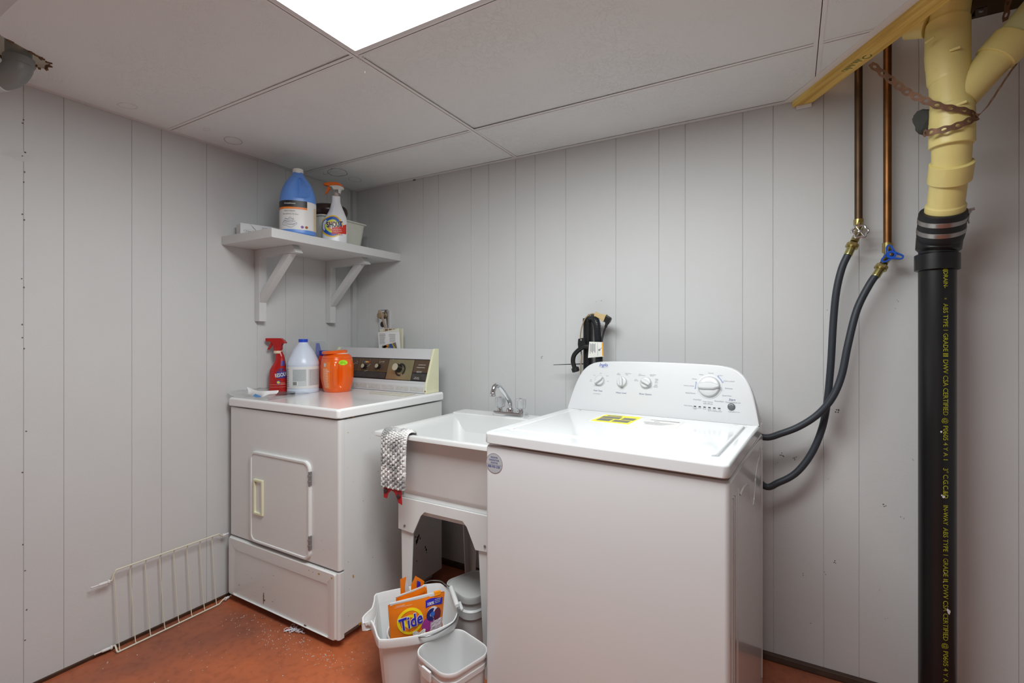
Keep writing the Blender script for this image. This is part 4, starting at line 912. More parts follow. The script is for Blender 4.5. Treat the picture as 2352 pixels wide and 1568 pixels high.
for k in range(60):
    i = rnd.randrange(len(hole)-1); t = rnd.random(); a, c = Vector(hole[i]), Vector(hole[i+1]); p_ = a+(c-a)*t
    mb.obox(Matrix.Translation((p_.x, p_.y, ZC+.006+rnd.uniform(-.006, .004))) @ Matrix.Rotation(rnd.uniform(0, 6), 4, 'Z') @ Matrix.Rotation(rnd.uniform(-.8, .8), 4, 'X'), rnd.uniform(.006, .016), rnd.uniform(.003, .008), rnd.uniform(.003, .007))
tag(mb.build('torn_fibre', M('brown_fibre', (110,86,60), rough=.95), ce, world=True, smooth=0), kind='stuff')
# ceiling stains
m_stain = M('water_stain', (166,152,118), rough=.9, vary=.12, vscale=40)
def ring_stain(u, v, ru, rv, ang=0, th=.16, m=m_stain, arc=1.0, seed=1):
    mb = MB(); rnd = random.Random(seed); n = 44; pts = []
    for k in range(n+1):
        t = 2*math.pi*k/n*arc; j = 1+.10*noise.noise(Vector((math.cos(t)*1.7, math.sin(t)*1.7, seed)))
        w2 = th*(.35+.65*abs(noise.noise(Vector((math.cos(t)*3, math.sin(t)*3, seed+9)))))
        x_, y_ = ru*j*math.cos(t), rv*j*math.sin(t); x2, y2 = ru*(j-w2)*math.cos(t), rv*(j-w2)*math.sin(t)
        ca, sa = math.cos(R(ang)), math.sin(R(ang))
        pts.append((PZ(u+x_*ca-y_*sa, v+x_*sa+y_*ca, ZC+.0012), PZ(u+x2*ca-y2*sa, v+x2*sa+y2*ca, ZC+.0012)))
    for a, c in zip(pts, pts[1:]): mb.add([a[0], c[0], c[1], a[1]], [(0,1,2,3)])
    tag(mb.build('stain_ring', m, ce, world=True, smooth=0, recalc=False), kind='stuff')
m_st2 = M('faint_stain', (176,172,158), rough=.9)
ring_stain(775, 396, 23, 9, 5, seed=2); ring_stain(815, 412, 15, 5, 8, seed=3, th=.10); ring_stain(752, 392, 12, 7, -40, arc=.6, seed=4)
ring_stain(535, 323, 22, 8, 12, seed=5, th=.10, m=M('stain_b', (150,144,126), rough=.9)); ring_stain(293, 243, 24, 6, 10, seed=6, th=.10, m=m_st2); ring_stain(475, 297, 8, 3, 0, seed=7, m=m_st2)
# scuffs on the panelling
mk = MB()
for u, v, r_ in ((1925, 945, .008), (1795, 1043, .007), (1825, 1052, .006), (1784, 1064, .004), (2061, 690, .004), (2058, 710, .003), (1902, 711, .003), (2095, 1055, .004), (1902, 1101, .003), (1844, 1318, .005), (1893, 1316, .005), (2020, 1354, .003), (2030, 1160, .006), (2073, 1188, .005), (2037, 1420, .004), (1916, 1290, .006), (1860, 1430, .004), (1243, 820, .006), (1155, 860, .003), (1382, 690, .004), (1368, 693, .003)):
    q = PY(u, v, YB); rnd = random.Random(int(u*v))
    for k in range(5 if r_ > .005 else 2): blob(mk, lambda x, z: Vector((q.x+x, YB-.0004, q.z+z)), rnd.uniform(-r_, r_), rnd.uniform(-r_, r_), r_*.35, n=6, seed=k+int(u))
tag(mk.build('scuff_mark', M('scuff_grey', (96,94,92), rough=.9), wb, world=True, smooth=0, recalc=False), kind='stuff')
mk = MB()
for v in (275, 283, 350, 358, 395, 418, 492, 505, 640, 660, 745, 775, 800, 990, 1085, 1250, 1310, 1400, 1470):
    q = PX(56+random.uniform(-6, 6), v, XL); blob(mk, lambda y, z: Vector((XL+.0005, q.y+y, q.z+z)), 0, 0, .003, n=6, seed=v)
tag(mk.build('scuff_mark', MATS['scuff_grey'], wl, world=True, smooth=0, recalc=False), kind='stuff')
mk = MB(); q = PX(42, 356, XL); blob(mk, lambda y, z: Vector((XL+.0004, q.y+y, q.z+z)), 0, 0, .045, n=14, asp=.4, seed=4)
mk.build('filler_patch', M('filler_white', (206,206,208), rough=.8), wl, world=True, smooth=0, recalc=False)

# ================================================================== WIRE RACK leaning on the left wall
m_wire = M('cream_wire', (222,220,200), rough=.35)
wk = thing('wire_rack', 'cream wire rack standing against the left wall beside the dryer', 'rack', PZ(380, 1445, 0))
tops = [(266.9, 1311.5), (303, 1297.4), (338, 1285.7), (371, 1274), (403, 1262), (433.5, 1251.6), (463, 1241), (491, 1231.7)]
bots = [(276, 1494.6), (312.6, 1477), (347, 1461.7), (380, 1445), (412, 1430.5), (441.7, 1416), (471, 1401.4), (498.5, 1389)]
XW = XL+.030
tp = [PX(u, v-3, XW+.004) for u, v in tops]; bt = [PZ(u, v, .006) for u, v in bots]
for a, c in zip(tp, bt):
    MB().tube([a, a+Vector((-.008, -.001, -.012)), a+Vector((-.013, -.001, -.026)), Vector((c.x-.014, c.y, .055)), Vector((c.x-.006, c.y, .016)), c], .0016, 8).build('upright_wire', m_wire, wk, world=True, smooth=60)
def side_wire(line, left, right): MB().tube(smooth_path(left, 5)[:-1]+line+smooth_path(right, 5)[1:], .0030, 10).build('side_wire', m_wire, wk, world=True, smooth=60)
tl = tp[0]; tr = PX(503, 1226, XW+.004)
side_wire([tl, tr], [PX(251, 1334, XW), PX(257, 1332, XW), PX(261, 1320, XW+.002), tl], [tr, PX(509, 1229.5, XW), PX(513, 1229, XW)])
bl_, brr = bt[0]+Vector((.0, -.008, 0)), PZ(503, 1387, .006)
side_wire([bl_, brr], [PX(256, 1486, XL+.02), PX(264, 1482, XL+.03), PZ(268, 1493, .012), bl_], [brr, PZ(512, 1377, .012), PZ(518, 1374, .014)])
def peg(a, c): 
    d = c-a; L_ = d.length; MB().lathe([(.0075, 0), (.0075, .004), (.0045, .006), (.0055, .010), (.005, L_*.55), (.0026, L_*.6), (.0026, L_*.9), (.0042, L_*.94), (.002, L_)], 12, axis_mat(a, d)).build('end_peg', M('white_peg', (228,228,228), rough=.4), wk, world=True)
peg(PX(251, 1335, XW), PX(208, 1350, XW)); peg(PX(511, 1229.5, XW), PX(525, 1224, XW)); peg(PX(257, 1486, XL+.02), PX(216, 1503, XL+.02)); peg(PZ(517, 1375, .014), PZ(531, 1367, .014))

# ================================================================== BEHIND THE WASHER: standpipe, hoses, cords
QY = 1.985
so = PY(1350, 745, QY)
sp1 = thing('standpipe', 'black plastic standpipe rising behind the washing machine', 'pipe', (PY(1350, 900, QY).x, QY, 0))
spx = PY(1350.5, 790, QY).x
MB().tube([(spx, QY, 0), (spx, QY, PY(1350, 733, QY).z)], .0205, 28).build('pipe', m_abs, sp1, world=True)
MB().lathe([(.0205, .0), (.0222, .001), (.0222, .016), (.0180, .017), (.0180, .004)], 28, Matrix.Translation((spx, QY, PY(1350, 733, QY).z-.012))).build('rim', m_abs, sp1, world=True)
dh = thing('drain_hose', 'black corrugated drain hose hooked into the top of the standpipe', 'hose', so)
hp = smooth_path([(spx, QY, so.z-.02), (spx+.002, QY, so.z+.012), PY(1356, 729, QY-.01), PY(1365, 731, QY-.02), PY(1371, 745, QY-.03), PY(1374, 780, QY-.035), PY(1376, 830, QY-.04), PY(1377, 880, QY-.04), PY(1377, 960, QY-.04)], 26)
hp = even(hp, .0021)
rad = [.0152+.0013*math.cos(i*math.pi/1.5) for i in range(len(hp))]
MB().tube(hp, rad, 18).build('corrugated_tube', M('black_hose_plastic', (34,36,39), rough=.3), dh, world=True, smooth=25)
hg = thing('hose_guide', 'black plastic hose guide with a hooked end beside the standpipe', 'hose guide', PY(1330, 810, QY-.03))
gp_ = smooth_path([PY(1356, 796, QY-.045), PY(1342, 796, QY-.045), PY(1330, 803, QY-.045), PY(1319, 815, QY-.045), PY(1316, 829, QY-.045), PY(1319, 842, QY-.045), PY(1323, 852, QY-.045)], 6)
MB().tube(gp_, .0098, 14).build('bent_arm', m_black, hg, world=True)
tabo = [(1328, 778), (1334, 776.7), (1340, 775.5), (1343, 785), (1349, 795), (1338, 800), (1329, 806), (1327, 790)]     # tab with a real screw hole
tabh = [(1332.6, 780), (1333.4, 778.4), (1335, 778), (1336, 779.4), (1336, 781), (1335, 782.2), (1333.4, 782), (1332.6, 781)]
f0, f1 = (lambda q: PY(*q, QY-.050)), (lambda q: PY(*q, QY-.044))
MB().loft([[f0(q) for q in tabo], [f0(q) for q in tabh], [f1(q) for q in tabh], [f1(q) for q in tabo], [f0(q) for q in tabo]], False, False).build('tab', m_black, hg, world=True, smooth=0)
a, c = PY(1320, 843, QY-.045), PY(1324, 856, QY-.045)
MB().lathe([(.0125, 0), (.0165, .004), (.0165, .018), (.012, .021)], 18, axis_mat(a, c-a)).build('end_cap', m_black, hg, world=True)
# cable tie
ctie = MB(); a, c = PY(1271, 838, QY-.02), PY(1345, 836.5, QY-.018)
ctie.prism([(0, 0), (0, .0022), ((c-a).length, .0045), ((c-a).length, 0)], lambda x, z: a+(c-a).normalized()*x+Vector((0, 0, z)), lambda x, z: a+(c-a).normalized()*x+Vector((0, .0015, z)))
ctie.obox(Matrix.Translation(c+Vector((.003, 0, .002))), .008, .006, .008)
tag(ctie.build('cable_tie', m_black, None, smooth=0), 'black cable tie sticking out to the side of the standpipe', 'cable tie')
# beige extension cord and black plug
ec = thing('extension_cord', 'beige extension cord with its socket hung over the standpipe', 'cord', PY(1380, 728, QY-.02))
m_beige = M('beige_plastic', (196,172,126), rough=.45)
a, c = PY(1367, 721, QY-.03), PY(1391, 731, QY-.03); d = (c-a)
mb = MB(); zz = axis_mat(a, d, up=(0, -1, 0)); L_ = d.length
mb.loft([[zz @ Vector((x, y, t*L_)) for x, y in rr(-w_, w_, -h_, h_, .003, 3)] for t, w_, h_ in ((0, .0095, .0085), (.06, .0105, .009), (.12, .009, .008), (.35, .0095, .009), (.75, .013, .010), (.92, .0165, .012), (1, .0165, .012))]); mb.build('socket', m_beige, ec, world=True, smooth=40)
pl_tube('cord', [a+d*.03, PY(1358, 721, QY-.028), PY(1345, 730, QY-.026), PY(1336, 752, QY-.026), PY(1333, 775, QY-.026), PY(1334, 800, QY-.026), PY(1336, 820, QY-.026), PY(1334, 838, QY-.026), PY(1334, 870, QY-.026)], .0028, M('beige_cord', (158,138,110), rough=.5), ec, n=8)
pw = thing('power_cord', 'black washing machine power cord with angled plug in the beige socket', 'cord', PY(1397, 738, QY-.03))
a2 = PY(1390.5, 731, QY-.03); mb = MB()
mb.loft([[axis_mat(a2+d.normalized()*.0005, d, up=(0,-1,0)) @ Vector((x, y, t)) for x, y in rr(-w_, w_, -h_, h_, .004, 3)] for t, w_, h_ in ((0, .0135, .012), (.004, .0145, .0125), (.020, .0125, .011), (.024, .009, .008))]); mb.build('plug', m_black, pw, world=True, smooth=40)
mb = MB(); b0, b1 = PY(1396, 737, QY-.03), PY(1391, 751, QY-.03); mb.lathe([(.0105, 0), (.0095, .008), (.006, .016), (.0058, .026), (.0048, .028)], 14, axis_mat(b0, b1-b0)); mb.build('strain_relief', m_black, pw, world=True)
pl_tube('cord', [b1, PY(1387, 762, QY-.031), PY(1384, 775, QY-.035), PY(1382, 790, QY-.040), PY(1382, 830, QY-.045), PY(1382, 880, QY-.045)], .0038, m_black, pw, n=10)
tgp = [(1353.5, 784.5), (1384.5, 785.5), (1386.5, 818.5), (1350.5, 821.5)]
tgo = MB().loft([[PY(u, v, QY-.062+k*.0008) for u, v in tgp] for k in (0, 1)]).build('warning_tag', M('tag_paper', (228,228,222), rough=.5), pw, world=True, smooth=0)
MB().loft([[PY(u, v, QY-.0624+k*.0003) for u, v in ((1382, 786.5), (1384.5, 786.7), (1386.4, 817.5), (1383.2, 817.5))] for k in (0, 1)]).build('orange_band', M('tag_orange', (236,164,30), rough=.5), tgo, world=True, smooth=0)
mk = MB(); fy = lambda u, v: PY(u, v, QY-.0626)
for k in range(7): mk.add([fy(u, v) for u, v in ((1355+k*1.9, 788+(k % 3)), (1356+k*1.9, 788+(k % 3)), (1356+k*1.9, 812-(k*5 % 7)), (1355+k*1.9, 812-(k*5 % 7)))], [(0,1,2,3)])
mk.add([fy(1372, 787), fy(1372.5, 787), fy(1373, 817), fy(1372.5, 817)], [(0,1,2,3)]); blob(mk, fy, 1377, 803, 3, n=8, seed=4); mk.add([fy(1379, 801), fy(1381.5, 797.5), fy(1382, 798), fy(1379.6, 802)], [(0,1,2,3)])
tag(mk.build('tag_print', m_print, tgo, world=True, smooth=0, recalc=False), kind='stuff')
# wall outlet with heavy cord above the dryer
oc = PY(885, 735, YB)
ol_ = thing('wall_outlet', 'steel wall outlet plate above the dryer console', 'outlet', oc)
mb = MB(); mb.loft([[Vector((oc.x+x, YB+y, oc.z+z)) for x, z in rr(-.036+d_, .036-d_, -.062+d_, .058-d_, .010, 4)] for d_, y in ((0, 0), (0, -.012), (.004, -.016))]); mb.build('plate', m_chrome, ol_, world=True, smooth=40)
for dz, s_ in ((.028, 1), (-.024, 1)):
    MB().lathe([(.0165, 0), (.0165, .003), (.014, .004)], 24, axis_mat((oc.x-.004, YB-.0155, oc.z+dz), (0,-1,0))).build('socket', M('dark_socket', (40,34,32), rough=.4), ol_, world=True)
dc = thing('dryer_cord', 'tan flat cord plugged into the steel wall outlet', 'cord', (oc.x-.004, YB-.02, oc.z+.028))
MB().lathe([(.019, 0), (.020, .006), (.017, .022), (.010, .026)], 22, axis_mat((oc.x-.006, YB-.0195, oc.z+.026), (0,-1,0))).build('plug', M('tan_plug', (150,128,100), rough=.5), dc, world=True)
p0 = Vector((oc.x-.002, YB-.040, oc.z+.050)); p1 = Vector((oc.x+.030, YB-.026, oc.z-.055)); p2 = Vector((oc.x+.040, YB-.018, oc.z-.16)); p3 = Vector((oc.x+.05, YB-.018, .60))
mb = MB(); cpth = smooth_path([Vector((oc.x-.010, YB-.040, oc.z+.030)), p0, p1, p2, p3], 6)
for off in (-.0045, 0, .0045): mb.tube([p_+Vector((off, 0, 0)) for p_ in cpth], .0032, 8)
mb.build('flat_cord', M('tan_cord', (164,146,126), rough=.5), dc, world=True, smooth=60)
# a moth on the ceiling angle
mq = PY(952, 411, YB-.003); mb = MB(); 
for sg in (-1, 1): mb.add([mq+Vector(p_) for p_ in ((0, 0, .004), (sg*.012, -.002, .012), (sg*.013, -.003, .002), (sg*.007, -.002, -.010), (0, 0, -.006))], [(0,1,2,3,4)])
mb.tube([mq+Vector((0, -.001, .008)), mq+Vector((0, -.001, -.008))], .0016, 6)
tag(mb.build('moth', M('moth_brown', (98,78,58), rough=.9, vary=.4, vscale=300), None, smooth=0), 'small brown moth on the top of the back wall', 'moth')
# ================================================================== BOTTLES AND BOXES
TAU = 2*math.pi
def facing(p): return math.atan2(EYE.y-p[1], EYE.x-p[0])
def trow(mb, S, th, z0, z1, w_, n, seed=0, off=.0010, h=.45):   # rows of unreadable fine print
    rnd = random.Random(seed); st_ = (z1-z0)/n
    rad = math.hypot(*S(th, (z0+z1)/2, 0).xy)
    for k in range(n):
        z = z1-st_*(k+.5); x = -w_/2
        while x < w_/2-.002:
            l = min(rnd.uniform(.003, .009), w_/2-x); a0, a1 = th+x/rad, th+(x+l)/rad; am_ = (a0+a1)/2
            mb.add([S(a0, z-st_*h/2, off), S(am_, z-st_*h/2, off), S(a1, z-st_*h/2, off), S(a1, z+st_*h/2, off), S(am_, z+st_*h/2, off), S(a0, z+st_*h/2, off)], [(0,1,4,5), (1,2,3,4)]); x += l+.0018
def disc(S, th, z, r, off=.0012, n=24, asp=1.0, r0=0.0):
    mb = MB(); rad = math.hypot(*S(th, z, 0).xy)
    f = lambda q, t: S(th+q*math.cos(t)*asp/rad, z+q*math.sin(t), off)
    for k in range(n):
        t0, t1 = TAU*k/n, TAU*(k+1)/n
        if r0: mb.add([f(r0, t0), f(r, t0), f(r, t1), f(r0, t1)], [(0,1,2,3)])
        else: mb.add([f(0, 0), f(r, t0), f(r, t1)], [(0,1,2)])
    return mb
def mkS(rfun, prof, phi=0.0, disp=None, shift=None, lin_=False):
    def S(th, z, off):
        k = (ilin if lin_ else interp)(prof, z); r_ = rfun(th-phi)*k
        if disp: r_ += disp(th, z)
        r_ += off; cx = shift(z) if shift else (0, 0)
        return Vector((r_*math.cos(th)+cx[0], r_*math.sin(th)+cx[1], z))
    return S
def angd(a, c): return (a-c+math.pi) % TAU-math.pi
def build_np(mb, name, m, par, stuff=False, smooth=0):
    o = mb.build(name, m, par, smooth=smooth, recalc=False)
    return tag(o, kind='stuff') if stuff else o
m_blue = M('blue_jug', (98,146,222), rough=.32); m_cap = M('cap_white', (226,226,220), rough=.4)
m_lab = M('label_white', (226,226,224), rough=.4); m_labk = M('label_black', (38,38,42), rough=.4); m_oran = M('label_orange', (238,128,24), rough=.4)
# ---- blue fabric softener jug on the shelf
JP = Vector((-1.967, 1.452, HZ1)); th = facing(JP)
jug = thing('softener_jug', 'big blue fabric softener jug with white cap and label on the shelf', 'jug', JP)
Hh = .312
prof = [(0, .93), (.004, .985), (.012, 1.0), (.155, 1.0), (.185, .965), (.215, .86), (.240, .72), (.262, .54), (.280, .37), (.290, .30), (.294, .285)]
def jd(t, z):
    a = angd(t, th+R(8))/R(37); c = (z-.214)/.050; q = a*a*(1+.35*c)+c*c
    if q >= 1: return 0
    return -.027*(1-q)**.5*(1 if a > 0 else max(.2, max(0.0, 1+a)**1.2))
S = mkS(superr(.0775, .0745, 2.5), prof, th+R(90), jd)
zs = [0, .004, .008, .012]+[.02+i*(.14-.02)/8 for i in range(9)]+[.14+i*.004 for i in range(1, 37)]+[.288, .291, .294]
vessel(S, sorted(set(zs)), 96).build('bottle', m_blue, jug, smooth=50)
MB().lathe([(.0215, .290), (.0228, .292), (.0228, .309), (.021, Hh)], 40).build('cap', m_cap, jug)
lb = build_np(patch(S, th-R(88), th+R(75), .022, .150, nu=40, nv=4), 'label', m_lab, jug, smooth=50)
build_np(patch(S, th-R(88), th+R(28), .1215, .1505, .0011, 30, 3), 'black_band', m_labk, lb, smooth=50); build_np(patch(S, th-R(88), th+R(28), .1125, .1215, .0011, 30, 2), 'orange_band', m_oran, lb, smooth=50)
build_np(patch(S, th+R(52), th+R(72), .024, .128, .0011, 8, 3), 'side_strip', M('label_tan', (222,200,164), rough=.5), lb, smooth=50)
t0 = th-R(26); tw = MB(); tw.text('Compliments', wrap(S, t0, .137, .0016), width=.048, shear=.25, bold=.012); build_np(tw, 'lettering', m_wprint, lb, True)
tw = MB(); tw.text('Value \u2022 \u00c9conomique', wrap(S, t0, .117, .0016), width=.052); build_np(tw, 'lettering', M('pale_orange_print', (250,206,150), rough=.5), lb, True)
tw = MB(); tw.text('Fabric Softener', wrap(S, t0, .104, .0013), width=.046); tw.text('Assouplisseur de tissus', wrap(S, t0+R(2), .090, .0013), width=.066); tw.text('______________', wrap(S, t0, .099, .0013), width=.058, ysc=.3); build_np(tw, 'lettering', M('dark_grey_print', (70,70,74), rough=.5), lb, True)
tw = MB(); fnw = wrap(S, t0-R(1), .056, .0013)
def stroke(mb, pts, wd, fn):
    pp = smooth_path([(x, y, 0) for x, y in pts], 5)
    for a, c in zip(pp, pp[1:]):
        d = (c-a).normalized(); n_ = Vector((-d.y, d.x, 0))*wd/2; mb.add([fn(*(q.xy)) for q in (a-n_, c-n_, c+n_, a+n_)], [(0,1,2,3)])
for pl_ in ([(-.030,-.014),(-.01,-.020),(.006,-.026),(.020,-.018),(.031,-.010)], [(-.030,-.014),(-.031,-.006),(-.024,-.002),(0,-.010),(.018,-.010),(.031,-.004),(.031,-.010)], [(-.026,-.002),(-.024,.004),(-.01,.000),(.008,-.003),(.022,.003),(.026,.000)],
            [(-.020,.003),(-.018,.014),(-.008,.012),(0,.016),(.004,.020),(.010,.014),(.018,.014),(.016,.004)], [(-.016,.012),(-.006,.009),(.006,.011),(.016,.010)], [(-.020,.004),(-.006,.002),(.008,.004),(.016,.002)], [(-.022,-.010),(-.004,-.014),(.014,-.014),(.024,-.008)]): stroke(tw, pl_, .0009, fnw)
build_np(tw, 'towel_drawing', m_navy, lb, True)
for k, cc in enumerate(((132,84,160), (160,92,44))): build_np(disc(S, th+R(13+k*13), .034, .0062), 'badge', M('badge_%d' % k, cc, rough=.5), lb)
# ---- spray heads
def spray(par, base, px, parts, thick, camleft):
    d = Vector((camleft[0], camleft[1], 0)).normalized(); n_ = Vector((-d.y, d.x, 0)); out = []
    for name, m, poly, tk in parts:
        mb = MB(); f = lambda s_: (lambda x, y: base+d*(-x*px)+Vector((0, 0, -y*px))+n_*s_)
        out.append(mb.prism(poly, f(-tk/2), f(tk/2)).build(name, m, par, bevel=min(.003, tk*.25), seg=3, smooth=40))
    return out
m_or = M('orange_plastic', (236,112,24), rough=.35); m_wsp = M('spray_white', (232,234,238), rough=.25)
SP = Vector((-1.944, 1.640, HZ1)); th = facing(SP)
sho = thing('spray_bottle', 'white stain remover spray bottle with orange trigger and rainbow rings on the shelf', 'spray bottle', SP)
cl2 = Vector((-CT, -ST)); wa2 = Vector((.62, .785))                 # bottle's wide axis
prof = [(0, .96), (.004, 1.0), (.05, 1.0), (.095, 1.0), (.125, .92), (.155, .70), (.185, .46), (.198, .37), (.206, .34), (.232, .33)]
phi = math.atan2(wa2.y, wa2.x)
def sd(t, z):
    a = abs(angd(t, th-R(80))); return -.010*max(0, 1-((z-.150)/.04)**2)*max(0, 1-a/R(50))
S = mkS(superr(.058, .034, 2.3), prof, phi, sd, lambda z: (wa2.x*.006*min(1, max(0, z-.09)/.1), wa2.y*.006*min(1, max(0, z-.09)/.1)))
vessel(S, [0, .002, .004]+[.01+.0074*i for i in range(31)], 72).build('bottle', m_wsp, sho, smooth=50)
nb = Vector((wa2.x*.006, wa2.y*.006, .232))
MB().lathe([(.0135, -.002), (.0125, .016)], 24, Matrix.Translation(nb)).build('neck', M('clear_neck', (206,190,182), rough=.3, trans=.3), sho)
hp_ = [('head_body', m_cap, [(-18,-18),(0,-19),(12,-18),(18,-14),(17,-10),(11,-8.5),(9.5,0),(7,0),(6,-8.5),(-5,-8.5),(-9,-15)], .022),
       ('head_cover', m_or, [(-27,-21),(-25,-25),(-10,-26.5),(5,-26),(14,-21),(18,-14),(12,-18),(0,-19),(-18,-18),(-26,-19)], .024),
       ('trigger', m_or, [(-20,-17.5),(-15,-16),(-12,-9),(-16,-9),(-19,-4),(-24.5,2),(-26.5,1),(-22,-7)], .012)]
spray(sho, nb+Vector((0, 0, .014)), .00205, hp_, .02, cl2)
nz = nb+Vector((0, 0, .014))+Vector((cl2.x, cl2.y, 0))*.0555+Vector((0, 0, .0455)); MB().lathe([(.0065, -.002), (.0065, .004), (.004, .007)], 16, axis_mat(nz, (cl2.x, cl2.y, 0))).build('nozzle', m_or, sho)
fl_ = th-R(6)
for r_, r0, cc, nm in ((.054, .0475, (244,196,30), 'yellow'), (.0475, .033, (38,92,186), 'blue'), (.033, .024, (214,226,60), 'lime'), (.024, .016, (240,150,40), 'orange')):
    build_np(disc(S, fl_-R(10), .078, r_, .0008+.00005*r_, 40, .82, r0), 'ring', M('ring_'+nm, cc, rough=.35), sho)
rb = MB(); fnr = wrap(S, fl_+R(22), .060, .0014); rad_ = .05
rb.grid(10, 4, lambda a, c: fnr(lerp(-.022, .034, a), lerp(-.014-.004*(1-a), .012+.022*a**2, c))); build_np(rb, 'red_band', M('label_red', (214,52,36), rough=.4), sho)
tw = MB(); tw.text('SHOUT', wrap(S, fl_+R(6), .086, .0020), width=.066, rot=.14, bold=.055, ysc=1.9); build_np(tw, 'lettering_outline', m_wprint, sho, True)
tw = MB(); tw.text('SHOUT', wrap(S, fl_+R(6), .086, .0026), width=.062, rot=.14, bold=.030, ysc=1.95); build_np(tw, 'lettering', m_labk, sho, True)
tw = MB(); tw.text('Triple-Acting', wrap(S, fl_+R(16), .063, .0020), width=.040, rot=.10); tw.text('Triple Action', wrap(S, fl_+R(22), .054, .0020), width=.038, rot=.10); build_np(tw, 'lettering', m_wprint, sho, True)
tw = MB(); trow(tw, S, fl_+R(20), .036, .047, .045, 3, 4); tw.text('A family company', wrap(S, fl_+R(12), .122, .0014), width=.024); build_np(tw, 'lettering', m_red, sho, True)
# ---- dish tub with a brown bowl
m_tubw = M('ivory_plastic', (222,224,212), rough=.4)
def tubl(d, z, r_=.03): return at(rr(-2.236+d, -2.005-d, 1.615+d, 1.915-d, r_, 5), z)
bz = HZ1
mb = MB(); mb.loft([tubl(.026, bz, .025), tubl(.022, bz+.006, .028), tubl(.006, bz+.140), tubl(-.006, bz+.143, .036), tubl(-.006, bz+.148, .036), tubl(.002, bz+.151, .03), tubl(.008, bz+.146, .026), tubl(.026, bz+.008, .022)], True, True)
tag(mb.build('dish_tub', m_tubw, None, smooth=40), 'ivory plastic dish tub at the back end of the shelf', 'tub')
bc = Matrix.Translation((-2.118, 1.745, bz+.0095)) @ Matrix.Rotation(R(0), 4, 'X')
mb = MB(); mb.lathe([(.060, 0), (.060, .04), (.062, .12), (.084, .150), (.096, .178), (.098, .190), (.094, .205), (.086, .214), (.070, .219), (.060, .217)], 44, bc)
tag(mb.build('brown_bowl', M('brown_glaze', (62,46,42), rough=.22, vary=.2, vscale=40), None, smooth=40), 'dark brown glossy bowl standing in the ivory dish tub', 'bowl')
# ---- carton on the shelf
ca, cb2 = PZ(552, 511, HZ1+.058), PZ(630.5, 522, HZ1+.058); cd_ = (cb2-ca); cd_.z = 0; cdn = cd_.normalized(); cnrm = Vector((-cdn.y, cdn.x, 0))
if cnrm.x > 0: cnrm = -cnrm
cx_ = thing('carton', 'small white printed carton lying near the front end of the shelf', 'box', (ca.x, ca.y, HZ1), math.atan2(cdn.y, cdn.x))
MB().box(0, .20, 0, .068, 0, .058).build('carton_body', M('carton_white', (222,222,222), rough=.5), cx_, bevel=.0008, seg=1)
tw = MB(); f3 = lambda x, z: Vector((x, -.0006, z))
for k in range(3): tw.add([f3(.09, .047-k*.005), f3(.155, .047-k*.005), f3(.155, .0485-k*.005), f3(.09, .0485-k*.005)], [(0,1,2,3)])
for k in range(26):
    t0_, t1_ = TAU*k/26, TAU*(k+1)/26; tw.add([f3(.038+.024*a_*math.cos(t), .024+.008*a_*math.sin(t)) for a_, t in ((1, t0_), (1, t1_), (.94, t1_), (.94, t0_))], [(0,1,2,3)])
tw.text('carton', f3, width=.034, cx=.038, cy=.024) if False else None
for k in range(4): tw.add([f3(.022+k*.008, .0225), f3(.028+k*.008, .0225), f3(.028+k*.008, .0255), f3(.022+k*.008, .0255)], [(0,1,2,3)])
tw.add([f3(.040, .058), f3(.048, .050), f3(.062, .036), f3(.076, .024), (f3(.072, .024)), f3(.054, .040)], [(0,1,2,3,4,5)])
build_np(tw, 'print', m_print, cx_, True)

# ================================================================== ON THE DRYER
DZ = DT
# red spray bottle
RP = Vector((-2.178, 1.496, DZ)); th = facing(RP)
rs_ = thing('spray_bottle', 'red carpet stain spray bottle with red trigger on the dryer', 'spray bottle', RP)
m_rb = M('red_bottle', (176,26,24), rough=.25, coat=.2)
prof = [(0, .97), (.003, 1.0), (.03, .97), (.095, .93), (.125, .78), (.150, .60), (.168, .50), (.185, .45), (.190, .37), (.200, .365)]
S = mkS(superr(.042, .032, 2.5), prof, math.atan2(ST, CT), None, lambda z: (CT*.010*max(0, 1-((z-.165)/.05)**2), ST*.010*max(0, 1-((z-.165)/.05)**2)))
vessel(S, [0, .0015, .003]+[.008+.0064*i for i in range(31)], 72).build('bottle', m_rb, rs_, smooth=50)
nb = Vector((0, 0, .197)); MB().lathe([(.0185, -.006), (.0195, -.003), (.0195, .004), (.018, .007)], 28, Matrix.Translation(nb)).build('neck_ring', M('cream_ring', (222,204,178), rough=.5), rs_)
MB().lathe([(.0170, .005), (.0170, .024)], 24, Matrix.Translation(nb)).build('collar', m_rb, rs_)
hp_ = [('head', m_rb, [(-27,-31),(-27,-23.5),(-18,-23),(-12,-20),(-9,-16),(-8,-3),(8.5,-3),(9,-14),(12,-19),(18,-18.5),(19.5,-20),(15,-26),(8,-31)], .026),
       ('trigger', m_rb, [(-15,-23),(-9,-20),(-13,-14),(-20,-4),(-25,-3.5),(-21,-12)], .012)]
spray(rs_, nb+Vector((0, 0, .004)), .00208, hp_, .02, (-CT, -ST))
fl_ = th+R(20)
tw = patch(S, fl_-R(34), fl_+R(40), .072, .104, .0009, 14, 4); build_np(tw, 'label', M('label_indigo', (62,58,140), rough=.4), rs_, smooth=50)
build_np(disc(S, fl_+R(6), .100, .020, .0007, 28), 'label_dome', M('label_violet', (70,48,110), rough=.4), rs_)
tw = MB(); tw.text('RESOLVE', wrap(S, fl_+R(6), .088, .0016), width=.066, rot=.16, bold=.02, ysc=1.5); build_np(tw, 'lettering', m_wprint, rs_, True)
